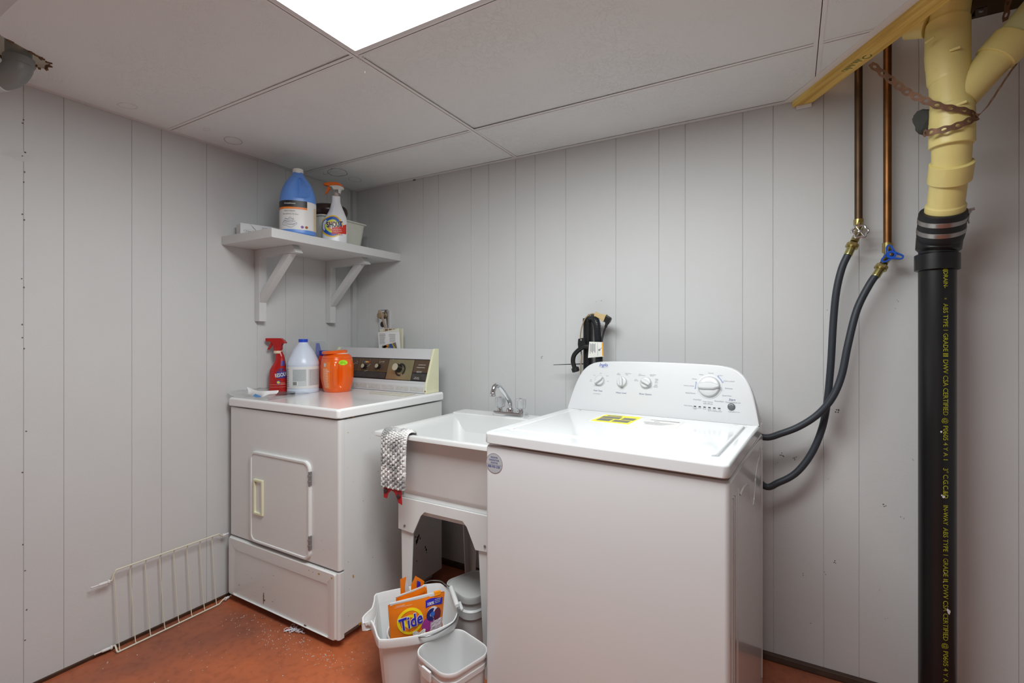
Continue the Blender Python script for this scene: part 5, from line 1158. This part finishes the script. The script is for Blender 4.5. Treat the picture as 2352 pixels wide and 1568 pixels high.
build_np(disc(S, fl_-R(18), .052, .0095, .0009), 'badge', M('badge_blue', (52,92,170), rough=.4), rs_); build_np(disc(S, fl_-R(18), .052, .006, .0013), 'badge_centre', M('badge_yellow', (236,206,40), rough=.4), rs_)
build_np(patch(S, fl_-R(6), fl_+R(30), .132, .156, .0009, 10, 4), 'upper_label', M('label_indigo', (62,58,140)), rs_, smooth=50)
tw = MB()
for z in (.029, .040): tw.grid(20, 2, lambda a, c: S(lerp(th-R(70), th+R(60), a), z+.0012*c, .0008))
trow(tw, S, fl_+R(4), .0415, .052, .03, 3, 7); build_np(tw, 'print', M('pale_red_print', (226,150,140), rough=.5), rs_, True)
# bleach jug
BP = Vector((-2.087, 1.569, DZ)); th = facing(BP)
bj = thing('bleach_jug', 'translucent white bleach jug with blue cap on the dryer', 'jug', BP)
prof = [(0, .94), (.004, .99), (.016, 1.0), (.0175, .985), (.020, .985), (.132, .985), (.134, 1.0), (.140, 1.0), (.155, .955), (.182, .80), (.212, .58), (.234, .36), (.243, .30), (.247, .28)]
S = mkS(superr(.0735, .0735, 2.0), prof)
vessel(S, [0, .002, .004, .008, .012, .016, .0175, .020, .06, .10, .128, .132, .134, .137]+[.140+.0036*i for i in range(30)]+[.247], 64).build('bottle', M('bleach_plastic', (212,222,238), rough=.3, sub=.0), bj, smooth=40)
MB().lathe([(.0205, .244), (.0213, .245), (.0213, .259), (.0205, .2605)], 40).build('cap', M('cap_blue', (26,72,196), rough=.35), bj)
lb = build_np(patch(S, th-R(100), th+R(100), .024, .128, .0007, 50, 4), 'label', m_lab, bj, smooth=60)
build_np(patch(S, th-R(40), th+R(12), .036, .116, .0011, 24, 3), 'print_panel', M('label_grey_pale', (198,204,206), rough=.5), lb, smooth=60); build_np(patch(S, th+R(17), th+R(78), .036, .116, .0011, 24, 3), 'print_panel', M('label_pink_pale', (208,204,206), rough=.5), lb, smooth=60)
tw = MB(); trow(tw, S, th-R(14), .060, .115, .058, 17, 1, .0015); trow(tw, S, th+R(47), .038, .114, .062, 24, 2, .0015); build_np(tw, 'fine_print', M('print_grey_mid', (150,156,158), rough=.6), lb, True)
build_np(patch(S, th-R(39), th-R(18), .038, .059, .0014, 8, 2), 'barcode_field', m_lab, lb, smooth=60)
tw = MB()
for k in range(9): a = th-R(38)+R(1.7)*k; tw.grid(2, 2, lambda p_, c: S(a+R(.5+.5*(k % 3))*p_, lerp(.041, .057, c), .0018))
build_np(tw, 'barcode', m_labk, lb, True)
tw = MB(); trow(tw, S, th-R(70), .03, .12, .03, 10, 3, .0012); build_np(tw, 'fine_print', M('print_grey_mid', (150,156,158)), lb, True)
# orange detergent tub
OP = Vector((-1.967, 1.674, DZ)); th = facing(OP)
ot = thing('detergent_tub', 'bright orange laundry pod tub with hinged lid and green sticker on the dryer', 'tub', OP)
m_ot = M('orange_tub', (240,98,10), rough=.24, coat=.3)
prof = [(0, .76), (.004, .80), (.03, .90), (.08, 1.0), (.12, 1.0), (.155, .95), (.170, .90), (.180, .82), (.184, .74), (.188, .70)]
def od(t, z):
    a = angd(t, th-R(2)); c = max(0, 1-((z-.085)/.062)**2)
    g = math.exp(-((a-R(13))/R(8))**2); h = math.exp(-((a+R(6))/R(7))**2)
    return c**.6*(-.019*g+.009*h)-.0016*max(0, 1-abs(z-.166)/.0012)   # moulded seam under the lid
S = mkS(superr(.076, .073, 2.6), prof, th+R(25), od)
vessel(S, sorted([0, .002, .004]+[.008+.0045*i for i in range(39) if abs(.008+.0045*i-.166) > .0015]+[.1645, .1652, .166, .1668, .1675]+[.181, .183, .185, .188]), 110).build('body', m_ot, ot, smooth=50)
S2 = mkS(superr(.076, .073, 2.6), [(0, .75), (1, .75)], th+R(25))
tl_ = Matrix.Rotation(R(3.5), 4, Vector((math.cos(th+R(90)), math.sin(th+R(90)), 0)).cross(Vector((0,0,1))))
mb = MB(); mb.loft([[tl_ @ (S2(TAU*k/64, 0, o_)+Vector((0, 0, z))) for k in range(64)] for z, o_ in ((.189, -.001), (.190, .002), (.200, .002), (.204, -.002))]); mb.build('lid', m_ot, ot, smooth=40)
mb = MB(); mb.loft([[S2(TAU*k/64, 0, -.004)+Vector((0, 0, z)) for k in range(64)] for z in (.186, .192)]); mb.build('seal', M('seal_white', (226,226,226), rough=.4), ot)
build_np(disc(S, th+R(22), .146, .0125, .0012, 30, 1.75), 'sticker', M('sticker_green', (178,240,40), rough=.4), ot)
tw = MB(); tw.text('PRODUCT', wrap(S, th+R(22), .1495, .0020), width=.020, rot=-.3); tw.text('Thank You', wrap(S, th+R(21), .1445, .0020), width=.030, rot=-.3); build_np(tw, 'lettering', M('sticker_print', (84,150,30), rough=.5), ot, True)
lb = build_np(patch(S, th-R(64), th-R(24), .018, .150, .0008, 14, 18), 'label', M('label_peach', (244,124,44), rough=.4), ot, smooth=50)
tw = MB(); trow(tw, S, th-R(46), .024, .118, .038, 22, 8, .0014); build_np(tw, 'fine_print', M('peach_print', (252,222,196), rough=.5), lb, True)
build_np(patch(S, th-R(55), th-R(42), .126, .144, .0014, 8, 4), 'barcode', M('barcode_grey', (206,196,190), rough=.5), lb, smooth=50)
tw = MB(); tw.text('DTG', wrap(S, th-R(31), .104, .0016), width=.014, bold=.02); build_np(tw, 'lettering', m_wprint, lb, True)
# red bottle with blue lid behind
GP = Vector((-2.150, 1.757, DZ)); th = facing(GP)
gb = thing('powder_bottle', 'red bottle with flat blue lid standing behind the bleach jug', 'bottle', GP)
S = mkS(superr(.046, .036, 2.4), [(0, .95), (.004, 1.0), (.10, .98), (.125, .80), (.145, .86), (.165, .78), (.172, .70), (.176, .66)], math.atan2(ST, CT))
vessel(S, [0, .002]+[.005+.006*i for i in range(29)]+[.176], 60).build('bottle', M('red_orange_bottle', (206,44,20), rough=.3), gb, smooth=50)
mb = MB(); S3 = mkS(superr(.034, .030, 2.3), [(0, 1), (1, 1)], math.atan2(ST, CT)); mb.loft([[S3(TAU*k/48, 0, o_)+Vector((0, 0, z)) for k in range(48)] for z, o_ in ((.173, -.001), (.175, .001), (.196, .001), (.198, -.002))]); mb.build('lid', M('lid_blue', (28,44,168), rough=.35), gb)
# clear pack with a blue scoop behind it
CPk = PX(724, 795, -2.228); ck_ = thing('clear_pack', 'clear plastic pack with a blue scoop behind the red bottle', 'pack', (-2.226, CPk.y+.02, DZ))
m_clear = M('clear_film', (232,238,238), rough=.1, alpha=.22)
MB().box(-.008, .006, -.045, .050, 0, .255).build('film', m_clear, ck_, bevel=.003)
MB().prism([(-.020, .10), (.018, .10), (.016, .195), (.004, .236), (-.014, .236)], lambda y, z: (-.004, y, z), lambda y, z: (.003, y, z)).build('scoop', M('scoop_blue', (52,84,190), rough=.35), ck_, bevel=.002)
# flat off-white strip
sp2 = [PZ(u, v, DT+.002) for u, v in ((848, 902.5), (850, 898.5), (955, 904), (929, 909.5))]
mb = MB(); mb.loft([[Vector((q.x, q.y, DT+.0008)) for q in sp2], [Vector((q.x, q.y, DT+.0035)) for q in sp2]])
tag(mb.build('plastic_strip', M('stained_ivory', (214,210,196), rough=.5, vary=.12, vscale=30), None, smooth=0), 'flat stained ivory strip lying on the dryer by its console', 'strip')
# booklets behind the console
for lbl, Y_, pts, cc in (('white printed leaflet in front of the booklets behind the dryer console', 1.925, ((868.4, 762.8), (915.5, 761.5), (920, 845), (872, 845)), (224,226,226)),
                      ('tilted cream leaflet tucked behind the white printed leaflet', 1.940, ((874, 763), (914.5, 754), (921, 845), (876, 845)), (222,222,206)),
                      ('brown and cream booklet in the middle of the booklets behind the console', 1.955, ((881, 753.3), (917.5, 753), (921, 845), (884, 845)), (206,200,182)),
                      ('cream booklet hindmost of the booklets behind the dryer console', 1.972, ((872, 755.2), (924.5, 754.6), (925, 845), (875, 845)), (224,222,200))):
    lo_ = [PY(u, v, Y_) for u, v in pts]; mb = MB(); mb.loft([lo_, [q+Vector((0, .0055, 0)) for q in lo_]])
    bk = mb.build('booklet', M('paper_%d' % int(Y_*1000), cc, rough=.6), None, smooth=0); tag(bk, lbl, 'booklet', 'booklets behind the dryer console')
    if Y_ == 1.925:
        tw = MB(); g2 = lambda u, v: PY(u, v, Y_-.0006)
        rnd = random.Random(5)
        for k in range(12): 
            v = 766+k*2.1; tw.add([g2(871+.04*(v-766), v), g2(871+rnd.uniform(11, 15), v), g2(871+rnd.uniform(11, 15), v+.9), g2(871+.04*(v-766), v+.9)], [(0,1,2,3)])
        for k in range(9): v = 767+k*2.2; tw.add([g2(892+rnd.uniform(0, 4), v), g2(908, v), g2(908, v+.8), g2(892+rnd.uniform(0, 4), v+.8)], [(0,1,2,3)])
        tag(tw.build('print', M('print_soft', (150,152,156), rough=.6), bk, world=True, smooth=0, recalc=False), kind='stuff')
        for cc2, nm, pl_ in (((112,104,98), 'a', ((878, 799.5), (877, 794), (909, 786), (912, 799.5))), ((240,150,40), 'b', ((879, 799), (881, 794), (894, 790), (890, 799))), ((52,92,160), 'c', ((893, 790.5), (899, 789), (904, 796), (903, 799), (897, 799))), ((240,214,50), 'd', ((899, 788.5), (902, 788), (908, 799), (905, 799)))):
            tw = MB(); tw.add([PY(u, v, Y_-.0008-.0002*ord(nm)%3*.0001) for u, v in pl_], [tuple(range(len(pl_)))]); tw.build('picture', M('picture_'+nm, cc2, rough=.5), bk, world=True, smooth=0, recalc=False)
    if Y_ == 1.955:
        for i_, (a, c) in enumerate(((884, 891), (893, 900), (902, 914))): 
            tw = MB(); tw.add([PY(u, v, Y_-.0006) for u, v in ((a, 755), (c, 755), (c+.5, 775), (a+.5, 775))], [(0,1,2,3)]); tw.build('picture', M('cover_brown', (140,104,78), rough=.6), bk, world=True, smooth=0, recalc=False)
# clear plastic bag and torn paper at the dryer's corner
bgm = MB(); q4 = [PZ(u, v, DT+.004) for u, v in ((522, 909), (612, 919), (712, 901), (556, 890))]
def bagf(a, c):
    p_ = q4[0]*(1-a)*(1-c)+q4[1]*a*(1-c)+q4[2]*a*c+q4[3]*(1-a)*c
    h = .003+.007*abs(noise.noise(Vector((a*7, c*5, 2))))+.004*abs(noise.noise(Vector((a*18, c*16, 7))))
    if p_.x < DX0+.03: h += .016*(1-max(0, (p_.x-XL))/.07)
    return Vector((max(p_.x, XL+.003), max(p_.y, DY0-.002), DT+h))
bgm.grid(40, 24, bagf)
tag(bgm.build('plastic_bag', M('clear_bag', (226,228,228), rough=.18, alpha=.38), None, smooth=60, recalc=False), 'crumpled clear plastic bag on the front corner of the dryer', 'bag')
y_ = PZ(600, 911, DT+.012).y; pp_ = thing('paper_slip', 'torn curled white paper slip with blue corner on the clear bag', 'paper', PZ(600, 911, DT+.012))
tops_ = [(566, 887.5), (575, 891), (590, 896.8), (606, 897.5), (622, 897), (640, 896)]; bots_ = [(568, 903.5), (578, 906.5), (590, 910), (602, 911.5), (617, 905.5), (635, 904)]
dep_ = [.0, .004, .0, -.004, .010, .022]
mb = MB(); lt_ = smooth_path([PY(u, v, y_+d_+.012) for (u, v), d_ in zip(tops_, dep_)], 5); lb_ = smooth_path([PY(u, v, y_+d_) for (u, v), d_ in zip(bots_, dep_)], 5); n_ = len(lt_)
mb.add(lt_+[a.lerp(c, .5)+Vector((0, .004, 0)) for a, c in zip(lt_, lb_)]+lb_, [(i, i+1, n_+i+1, n_+i) for i in range(n_-1)]+[(n_+i, n_+i+1, 2*n_+i+1, 2*n_+i) for i in range(n_-1)])
mb.build('paper', M('paper_bright', (232,232,234), rough=.6), pp_, world=True, smooth=60, recalc=False, solid=.0006)
mb = MB(); mb.add([PY(u, v, y_-.006) for u, v in ((581, 909), (586.5, 904), (600, 910.5), (599, 912), (587, 912))], [(0,1,2,3,4)]); mb.build('blue_corner', M('tape_blue', (92,160,226), rough=.5), pp_, world=True, smooth=0, recalc=False, solid=.0006)
mb = MB(); mb.grid(8, 3, lambda a, c: PZ(lerp(634, 678, a), lerp(904.5, 899, c)-2*a*(1-c), DT+.013-.004*a)); mb.build('film_end', M('dark_film', (96,98,100), rough=.25), pp_, world=True, smooth=0, recalc=False, solid=.0006)

# ================================================================== BUCKETS UNDER THE SINK
m_bkt = M('bucket_white', (228,230,230), rough=.4)
ZB = .25
rim_px = [(830, 1418), (832, 1432), (849, 1425), (858, 1443), (869, 1470), (915, 1467), (961, 1460), (1005, 1446), (1044, 1427), (1054, 1404), (1051, 1380), (1033, 1354), (1012, 1338), (979, 1340), (920, 1349), (862, 1362), (857, 1378), (852, 1395), (838, 1408)]
rim = [PZ(u, v, ZB) for u, v in rim_px]
cen = sum(rim, Vector())/len(rim); cen = Vector((-1.118, 1.285, ZB))
def rloop(k, z, spout=1.0):
    src = list(rim)
    for j, i in enumerate((17, 18, 0, 1, 2)): src[i] = rim[16].lerp(rim[3], (j+1)/6).lerp(rim[i], spout)
    out = [Vector((cen.x+(p_-cen).x*k, cen.y+(p_-cen).y*k, z)) for p_ in src]
    pts = out+[out[0]]; sm = []
    P_ = [out[-1]]+out+[out[0], out[1]]
    for i in range(1, len(P_)-2):
        for k2 in range(3):
            t = k2/3; a, b2, c, d2 = P_[i-1], P_[i], P_[i+1], P_[i+2]
            lin_ = b2.lerp(c, t); cr = .5*((2*b2)+(c-a)*t+(2*a-5*b2+4*c-d2)*t*t+(3*b2-a-3*c+d2)*t**3); sm.append(lin_.lerp(cr, .6))
    return sm
bk = thing('mop_bucket', 'white mop bucket with pouring spout, filled with detergent bags, under the sink', 'bucket', (cen.x, cen.y, 0))
MB().loft([rloop(.74, 0, 0), rloop(.755, .004, 0), rloop(.90, ZB-.045, .0), rloop(.905, ZB-.030, .3), rloop(.985, ZB-.028, .8), rloop(.995, ZB-.024), rloop(1.0, ZB-.006), rloop(.985, ZB), rloop(.955, ZB), rloop(.935, ZB-.010), rloop(.90, ZB-.035, .2), rloop(.73, .012, 0)]).build('body', m_bkt, bk, world=True, smooth=45)
m_bw = M('bail_wire', (150,152,154), rough=.3, metal=.9)
bp_ = smooth_path([PZ(961, 1459, ZB-.010), PZ(963, 1463, ZB-.004), PZ(985, 1460, ZB), PZ(1010, 1450, ZB+.001), PZ(1040, 1431, ZB+.002), PZ(1051, 1412, ZB+.010), PZ(1051.5, 1396, ZB+.020), PZ(1049, 1385, ZB+.026), PZ(1036, 1350, ZB+.026), PZ(1030, 1346, ZB+.022), PZ(1022, 1341, ZB+.012), PZ(1012, 1334, ZB+.008), PZ(990, 1333, ZB+.006), PZ(976, 1338, ZB-.004)], 6)
MB().tube(bp_, .0022, 8).build('bail', m_bw, bk, world=True, smooth=60)
g0, g1 = PZ(1050.5, 1391, ZB+.026), PZ(1036, 1348, ZB+.026)
MB().tube([g0, g0.lerp(g1, .04), g0.lerp(g1, .96), g1], [.0065, .0085, .0085, .0065], 18).build('grip', m_bkt, bk, world=True)
MB().obox(axis_mat(PZ(1058, 1392, ZB-.012), PZ(1050, 1380, ZB)-PZ(1060, 1410, ZB)), .012, .012, .05).build('grip_rest', m_bkt, bk, world=True, bevel=.004)
for u in (942, 979):
    q0, q1 = PZ(u, 1470, .23), PZ(u, 1470, .23); a = rloop(.905, ZB-.03)[0]
# round pail standing inside the bucket
ip_ = Vector((cen.x+.002, cen.y-.002, .014)); mb = MB(); mb.lathe([(.080, 0), (.083, .004), (.092, .165), (.097, .168), (.097, .178), (.092, .180), (.089, .170), (.080, .008)], 44, Matrix.Translation(ip_))
tag(mb.build('round_pail', M('pail_white', (228,228,226), rough=.4), None, smooth=40), 'round white pail standing inside the mop bucket', 'pail')
# detergent bags
hd_ = Vector((.556, .831, 0)); bn = Vector((.831, -.556, 0))
m_bag = M('bag_orange', (240,128,22), rough=.32, bump=.25, bscale=55)
def bag(label, p0, px, low, bulge):
    c4 = [PL(u, v, p0, bn) for u, v in px]          # BL, BR, TR, TL as seen
    for i in (0, 1): c4[i] = c4[i]+(c4[i]-c4[3-i]).normalized()*low
    t = thing('detergent_bag', label, 'bag', ((c4[0]+c4[1])/2))
    def Pf(a, c, s_=1, off=0.0):
        p_ = c4[0]*(1-a)*(1-c)+c4[1]*a*(1-c)+c4[2]*a*c+c4[3]*(1-a)*c
        b_ = bulge*max(0, math.sin(math.pi*min(max(a, 0), 1)))**.7*max(0, math.sin(math.pi*min(1, max(0, c*.9+.02))))**.7+.0012+.0018*noise.noise(Vector((a*5, c*5, p0.x*9)))
        return p_+bn*(s_*b_+off)
    mb = MB()
    for s_ in (1, -1): mb.grid(22, 18, lambda a, c: Pf(a, c, s_))
    mb.build('pouch', m_bag, t, world=True, smooth=60); return t, Pf
fb, Pf = bag('orange laundry pod bag with blue lettering, in front in the mop bucket', Vector((-1.085, 1.262, 0)), ((895.5, 1452), (1015, 1431), (1021, 1358), (891, 1390)), .07, .016)
def bmap(a0, c0, W_, H_, off): return lambda x, y: Pf(a0+x/W_, c0+y/H_, 1, off)
BW, BH = (Pf(1, .6)-Pf(0, .6)).length, (Pf(.5, 1)-Pf(.5, 0)).length
lowf = .07/BH
def cc_(f): return lowf+(1-lowf)*f                 # height fraction within the part that shows above the pail
def bdisc(a0, c0, r, off, m, name, r0=0, sy=1.0, n=36, arc=(0, 360)):
    mb = MB(); f = bmap(a0, c0, BW, BH, off)
    for k in range(n):
        t0_, t1_ = R(lerp(arc[0], arc[1], k/n)), R(lerp(arc[0], arc[1], (k+1)/n))
        if r0: mb.add([f(r0*math.cos(t0_), r0*sy*math.sin(t0_)), f(r*math.cos(t0_), r*sy*math.sin(t0_)), f(r*math.cos(t1_), r*sy*math.sin(t1_)), f(r0*math.cos(t1_), r0*sy*math.sin(t1_))], [(0,1,2,3)])
        else: mb.add([f(0, 0), f(r*math.cos(t0_), r*sy*math.sin(t0_)), f(r*math.cos(t1_), r*sy*math.sin(t1_))], [(0,1,2)])
    return mb.build(name, m, fb, world=True, smooth=0, recalc=False)
m_by = M('bag_yellow', (250,222,20), rough=.35); m_bb = M('bag_blue', (48,40,176), rough=.35)
bdisc(.36, cc_(.36), .043, .0010, m_by, 'logo_ring', .034); bdisc(.36, cc_(.36), .022, .0010, m_by, 'logo_disc', .013)
tw = MB(); tw.text('Tide', bmap(.36, cc_(.34), BW, BH, .0024), width=.080, rot=.22, bold=.055, shear=.16, ysc=1.25); tag(tw.build('lettering_outline', m_wprint, fb, world=True, smooth=0, recalc=False), kind='stuff')
tw = MB(); tw.text('Tide', bmap(.36, cc_(.34), BW, BH, .0032), width=.076, rot=.22, bold=.022, shear=.16, ysc=1.25); tag(tw.build('lettering', m_bb, fb, world=True, smooth=0, recalc=False), kind='stuff')
mb = MB(); mb.grid(10, 3, lambda a, c: Pf(lerp(.64, .96, a), cc_(lerp(.68, .90, c)+.03*math.sin(a*5)), 1, .0012)); mb.build('blue_panel', m_bb, fb, world=True, smooth=0, recalc=False)
tw = MB(); tw.text('100%', bmap(.73, cc_(.78), BW, BH, .0024), width=.022, bold=.03, ysc=1.2); trow2 = [tw.grid(2, 2, lambda a, c, k=k: Pf(lerp(.81, .93-.01*k, a), cc_(.85-.05*k+.012*c), 1, .0022)) for k in range(3)]
tw.text('CHILD-GUARD', bmap(.20, cc_(.93), BW, BH, .0022), width=.026); tw.grid(2, 2, lambda a, c: Pf(lerp(.10, .40, a), cc_(.885+.008*c), 1, .0020)); tag(tw.build('lettering', m_wprint, fb, world=True, smooth=0, recalc=False), kind='stuff')
bdisc(.775, cc_(.42), .021, .0012, M('pod_white', (232,232,240), rough=.3), 'pod', sy=1.15); bdisc(.755, cc_(.42), .018, .0018, M('pod_navy', (40,40,116), rough=.3), 'pod_swirl', .006, sy=1.1, arc=(60, 300)); bdisc(.775, cc_(.43), .008, .0022, M('pod_blue', (52,110,206), rough=.3), 'pod_swirl')
bdisc(.87, cc_(.36), .014, .0014, M('pod_purple', (104,36,66), rough=.4), 'pod_swirl', sy=1.5)
bdisc(.69, cc_(.12), .022, .0016, M('bag_magenta', (168,56,150), rough=.4), 'print_flower'); 
mb = MB(); mb.grid(10, 8, lambda a, c: Pf(lerp(.74, .98, a), cc_(lerp(-.12, .18+.05*a, c)), 1, .0026+.003*abs(noise.noise(Vector((a*6, c*6, 1)))))); mb.build('crumpled_film', M('film_lilac', (206,196,206), rough=.4), fb, world=True, smooth=0, recalc=False)
mb = MB(); mb.grid(12, 5, lambda a, c: Pf(lerp(.40, .64, a), cc_(lerp(-.15, -.01+.04*math.sin(a*9), c)), 1, .003+.003*abs(noise.noise(Vector((a*6, c*6, 4)))))); mb.build('crumpled_film', m_wprint, fb, world=True, smooth=0, recalc=False)
mb = MB(); mb.prism([(.03, .985), (.80, .985), (.80, 1.03), (.03, 1.03)], lambda a, c: Pf(a, c, 1, .001), lambda a, c: Pf(a, c, -1, -.001)); mb.build('zip_strip', m_wplast, fb, world=True, smooth=0)
mb = MB(); mb.prism([(.80, .975), (.92, .985), (.92, 1.04), (.80, 1.04)], lambda a, c: Pf(a, c, 1, .002), lambda a, c: Pf(a, c, -1, -.002)); mb.build('zip_slider', M('slider_orange', (246,150,20), rough=.4), fb, world=True, smooth=0)
bb, Pb = bag('orange laundry pod bag with torn open top, behind the lettered bag', Vector((-1.115, 1.282, 0)), ((915, 1440), (988, 1420), (979, 1344), (909, 1372)), .04, .010)
def flap(name, pts, m, d=.006):
    pq = [PL(u, v, Vector((-1.128, 1.300, 0)), bn) for u, v in pts]; mb = MB(); mb.loft([pq, [q-bn*.0008 for q in pq]]); mb.build(name, m, bb, world=True, smooth=0)
flap('torn_flap', ((920, 1364), (919, 1330), (933.5, 1324), (931, 1340), (930, 1352), (931, 1360)), m_bag); flap('torn_flap_liner', ((931, 1362), (929, 1350), (933.5, 1324), (938, 1344), (942, 1358)), m_wplast)
flap('torn_flap', ((944, 1358), (944.5, 1342), (951, 1330), (954, 1322), (968, 1330), (975, 1335), (973, 1342), (960, 1352)), m_bag)
flap_b = [PL(u, v, Vector((-1.126, 1.296, 0)), bn) for u, v in ((957.5, 1349), (958, 1333), (965.5, 1336), (966.5, 1344))]; MB().loft([flap_b, [q+bn*.0006 for q in flap_b]]).build('flap_print', m_bb, bb, world=True, smooth=0)
mb = MB(); mb.prism([(0, .97), (.98, .97), (1.0, 1.02), (0, 1.02)], lambda a, c: Pb(a, c, 1, .0006), lambda a, c: Pb(a, c, -1, -.0006)); mb.build('top_hem', m_wplast, bb, world=True, smooth=0)
tw = MB()
for k in range(14): tw.grid(2, 2, lambda a, c: Pb(.36+k*.042+.018*a, lerp(.70+.03*(k % 3), .90, c), 1, .0012))
tag(tw.build('fine_print', M('bag_dark_orange', (196,92,16), rough=.5), bb, world=True, smooth=0, recalc=False), kind='stuff')
tw = MB()
for k in range(26):
    t0_, t1_ = TAU*k/26, TAU*(k+1)/26; tw.add([Pb(.20+q*math.cos(t)/.09, .80+q*math.sin(t)/.13, 1, .0016) for q, t in ((0, 0), (.010, t0_), (.010, t1_))], [(0,1,2)])
tw.build('seal_badge', m_wprint, bb, world=True, smooth=0, recalc=False)
# square open bucket in front
ZQ = .22; sqc = Vector((-.913, 1.220)); sq = thing('square_bucket', 'open square white bucket beside the washing machine', 'bucket', (sqc.x, sqc.y, 0), R(-15))
m_sq = M('bucket_translucent', (226,226,226), rough=.42)
def sql(k, z, r_=.045): return at(rr(-.0905*k, .0905*k, -.0905*k, .0905*k, r_*k, 7), z)
MB().loft([sql(.80, 0), sql(.82, .003), sql(.93, ZQ-.045), sql(.965, ZQ-.045), sql(.97, ZQ-.030), sql(.945, ZQ-.028), sql(.945, ZQ-.016), sql(.985, ZQ-.014), sql(1.0, ZQ-.010), sql(1.0, ZQ-.003), sql(.985, ZQ), sql(.955, ZQ-.001), sql(.935, ZQ-.008), sql(.92, ZQ-.030), sql(.80, .006)]).build('body', m_sq, sq, smooth=45)
for s_ in (-1, 1): MB().box(-.022, .022, s_*.098-.004, s_*.098+.004, ZQ-.042, ZQ-.010).build('bail_lug', m_sq, sq, bevel=.003)
# lidded bucket behind
ZL2 = .24; lbk = thing('lidded_bucket', 'white bucket with a flat translucent lid under the sink', 'bucket', (-1.062, 1.556, 0), R(-20))
def lql(k, z): return at(rr(-.088*k, .088*k, -.088*k, .088*k, .045*k, 7), z)
MB().loft([lql(.80, 0), lql(.82, .003), lql(.92, ZL2-.085), lql(.97, ZL2-.083), lql(.98, ZL2-.060), lql(.99, ZL2-.056), lql(.955, ZL2-.052), lql(.93, ZL2-.050), lql(.94, ZL2-.012)]).build('body', m_bkt, lbk, smooth=45)
MB().loft([lql(.96, ZL2-.026), lql(1.0, ZL2-.024), lql(1.01, ZL2-.006), lql(.99, ZL2), lql(.94, ZL2), lql(.92, ZL2-.004)]).build('lid', M('lid_milky', (206,208,206), rough=.4), lbk, smooth=45)
tw = MB(); tw.text('NAT', lambda x, z: Vector((x-.045, -.0785-.0, .115+z)), width=.03, bold=.02, ysc=1.3); build_np(tw, 'lettering', M('lid_print', (70,72,70), rough=.5), lbk, True)
# lint on the floor
mb = MB(); rnd = random.Random(11); lc = PZ(677, 1447, .004)
for k in range(26):
    a = rnd.uniform(0, TAU); p_ = lc+Vector((rnd.gauss(0, .014), rnd.gauss(0, .010), 0)); pts = [p_+Vector((math.cos(a+j*.6)*.006*j, math.sin(a+j*.6)*.006*j, .002+.005*rnd.random())) for j in range(4)]
    mb.tube(smooth_path(pts, 3), .0011, 5)
for k in range(4):
    pts = [lc+Vector((-.008*j-.005, -.010*j+.004*k, .002)) for j in range(4)]; mb.tube(pts, .0013, 5)
tag(mb.build('lint_tuft', M('lint_white', (214,214,222), rough=.95), None, smooth=0), 'tuft of white lint on the floor in front of the dryer', 'lint')

# crumbs on the floor along the dryer and cobweb at the lamp corner
mb = MB(); rnd = random.Random(21)
for k in range(230):
    t = rnd.random(); u, v = lerp(535, 800, t)+rnd.gauss(0, 30), lerp(1392, 1500, t)+abs(rnd.gauss(0, 26))+6
    if k % 4 == 0: u, v = rnd.uniform(190, 860), rnd.uniform(1400, 1568)
    p_ = PZ(u, v, .0008)
    if p_.x < XL+.01 or (p_.x < DX1+.01 and p_.y > DY0-.005): continue
    mb.obox(Matrix.Translation(p_) @ Matrix.Rotation(rnd.uniform(0, 3), 4, 'Z'), rnd.uniform(.001, .0045), rnd.uniform(.001, .003), .0014)
tag(mb.build('floor_crumbs', M('crumb_white', (206,196,186), rough=.9), fl, world=True, smooth=0), kind='stuff')
mb = MB(); w0 = PZ(822, 128, ZC-.002)
for u0, v0, u1, v1, z1 in ((822, 126, 838, 160, -.014), (836, 122, 838, 160, -.014), (850, 116, 842, 148, -.010), (826, 134, 828, 146, -.006), (838, 160, 838.5, 168, -.018), (844, 118, 830, 138, -.006)):
    a, c = PZ(u0, v0, ZC-.001), PZ(u1, v1, ZC+z1); mb.tube(smooth_path([a, a.lerp(c, .5)+Vector((0, 0, -.004)), c], 4), .0005, 5)
e_ = PZ(838.5, 166, ZC-.016); mb.lathe([(.0004, -.004), (.0022, -.001), (.0018, .003), (.0004, .005)], 8, Matrix.Translation(e_))
tag(mb.build('cobweb', M('cobweb_white', (226,226,222), rough=.9), None, smooth=0), 'wisp of cobweb at the corner of the ceiling light', 'cobweb', kind='stuff')
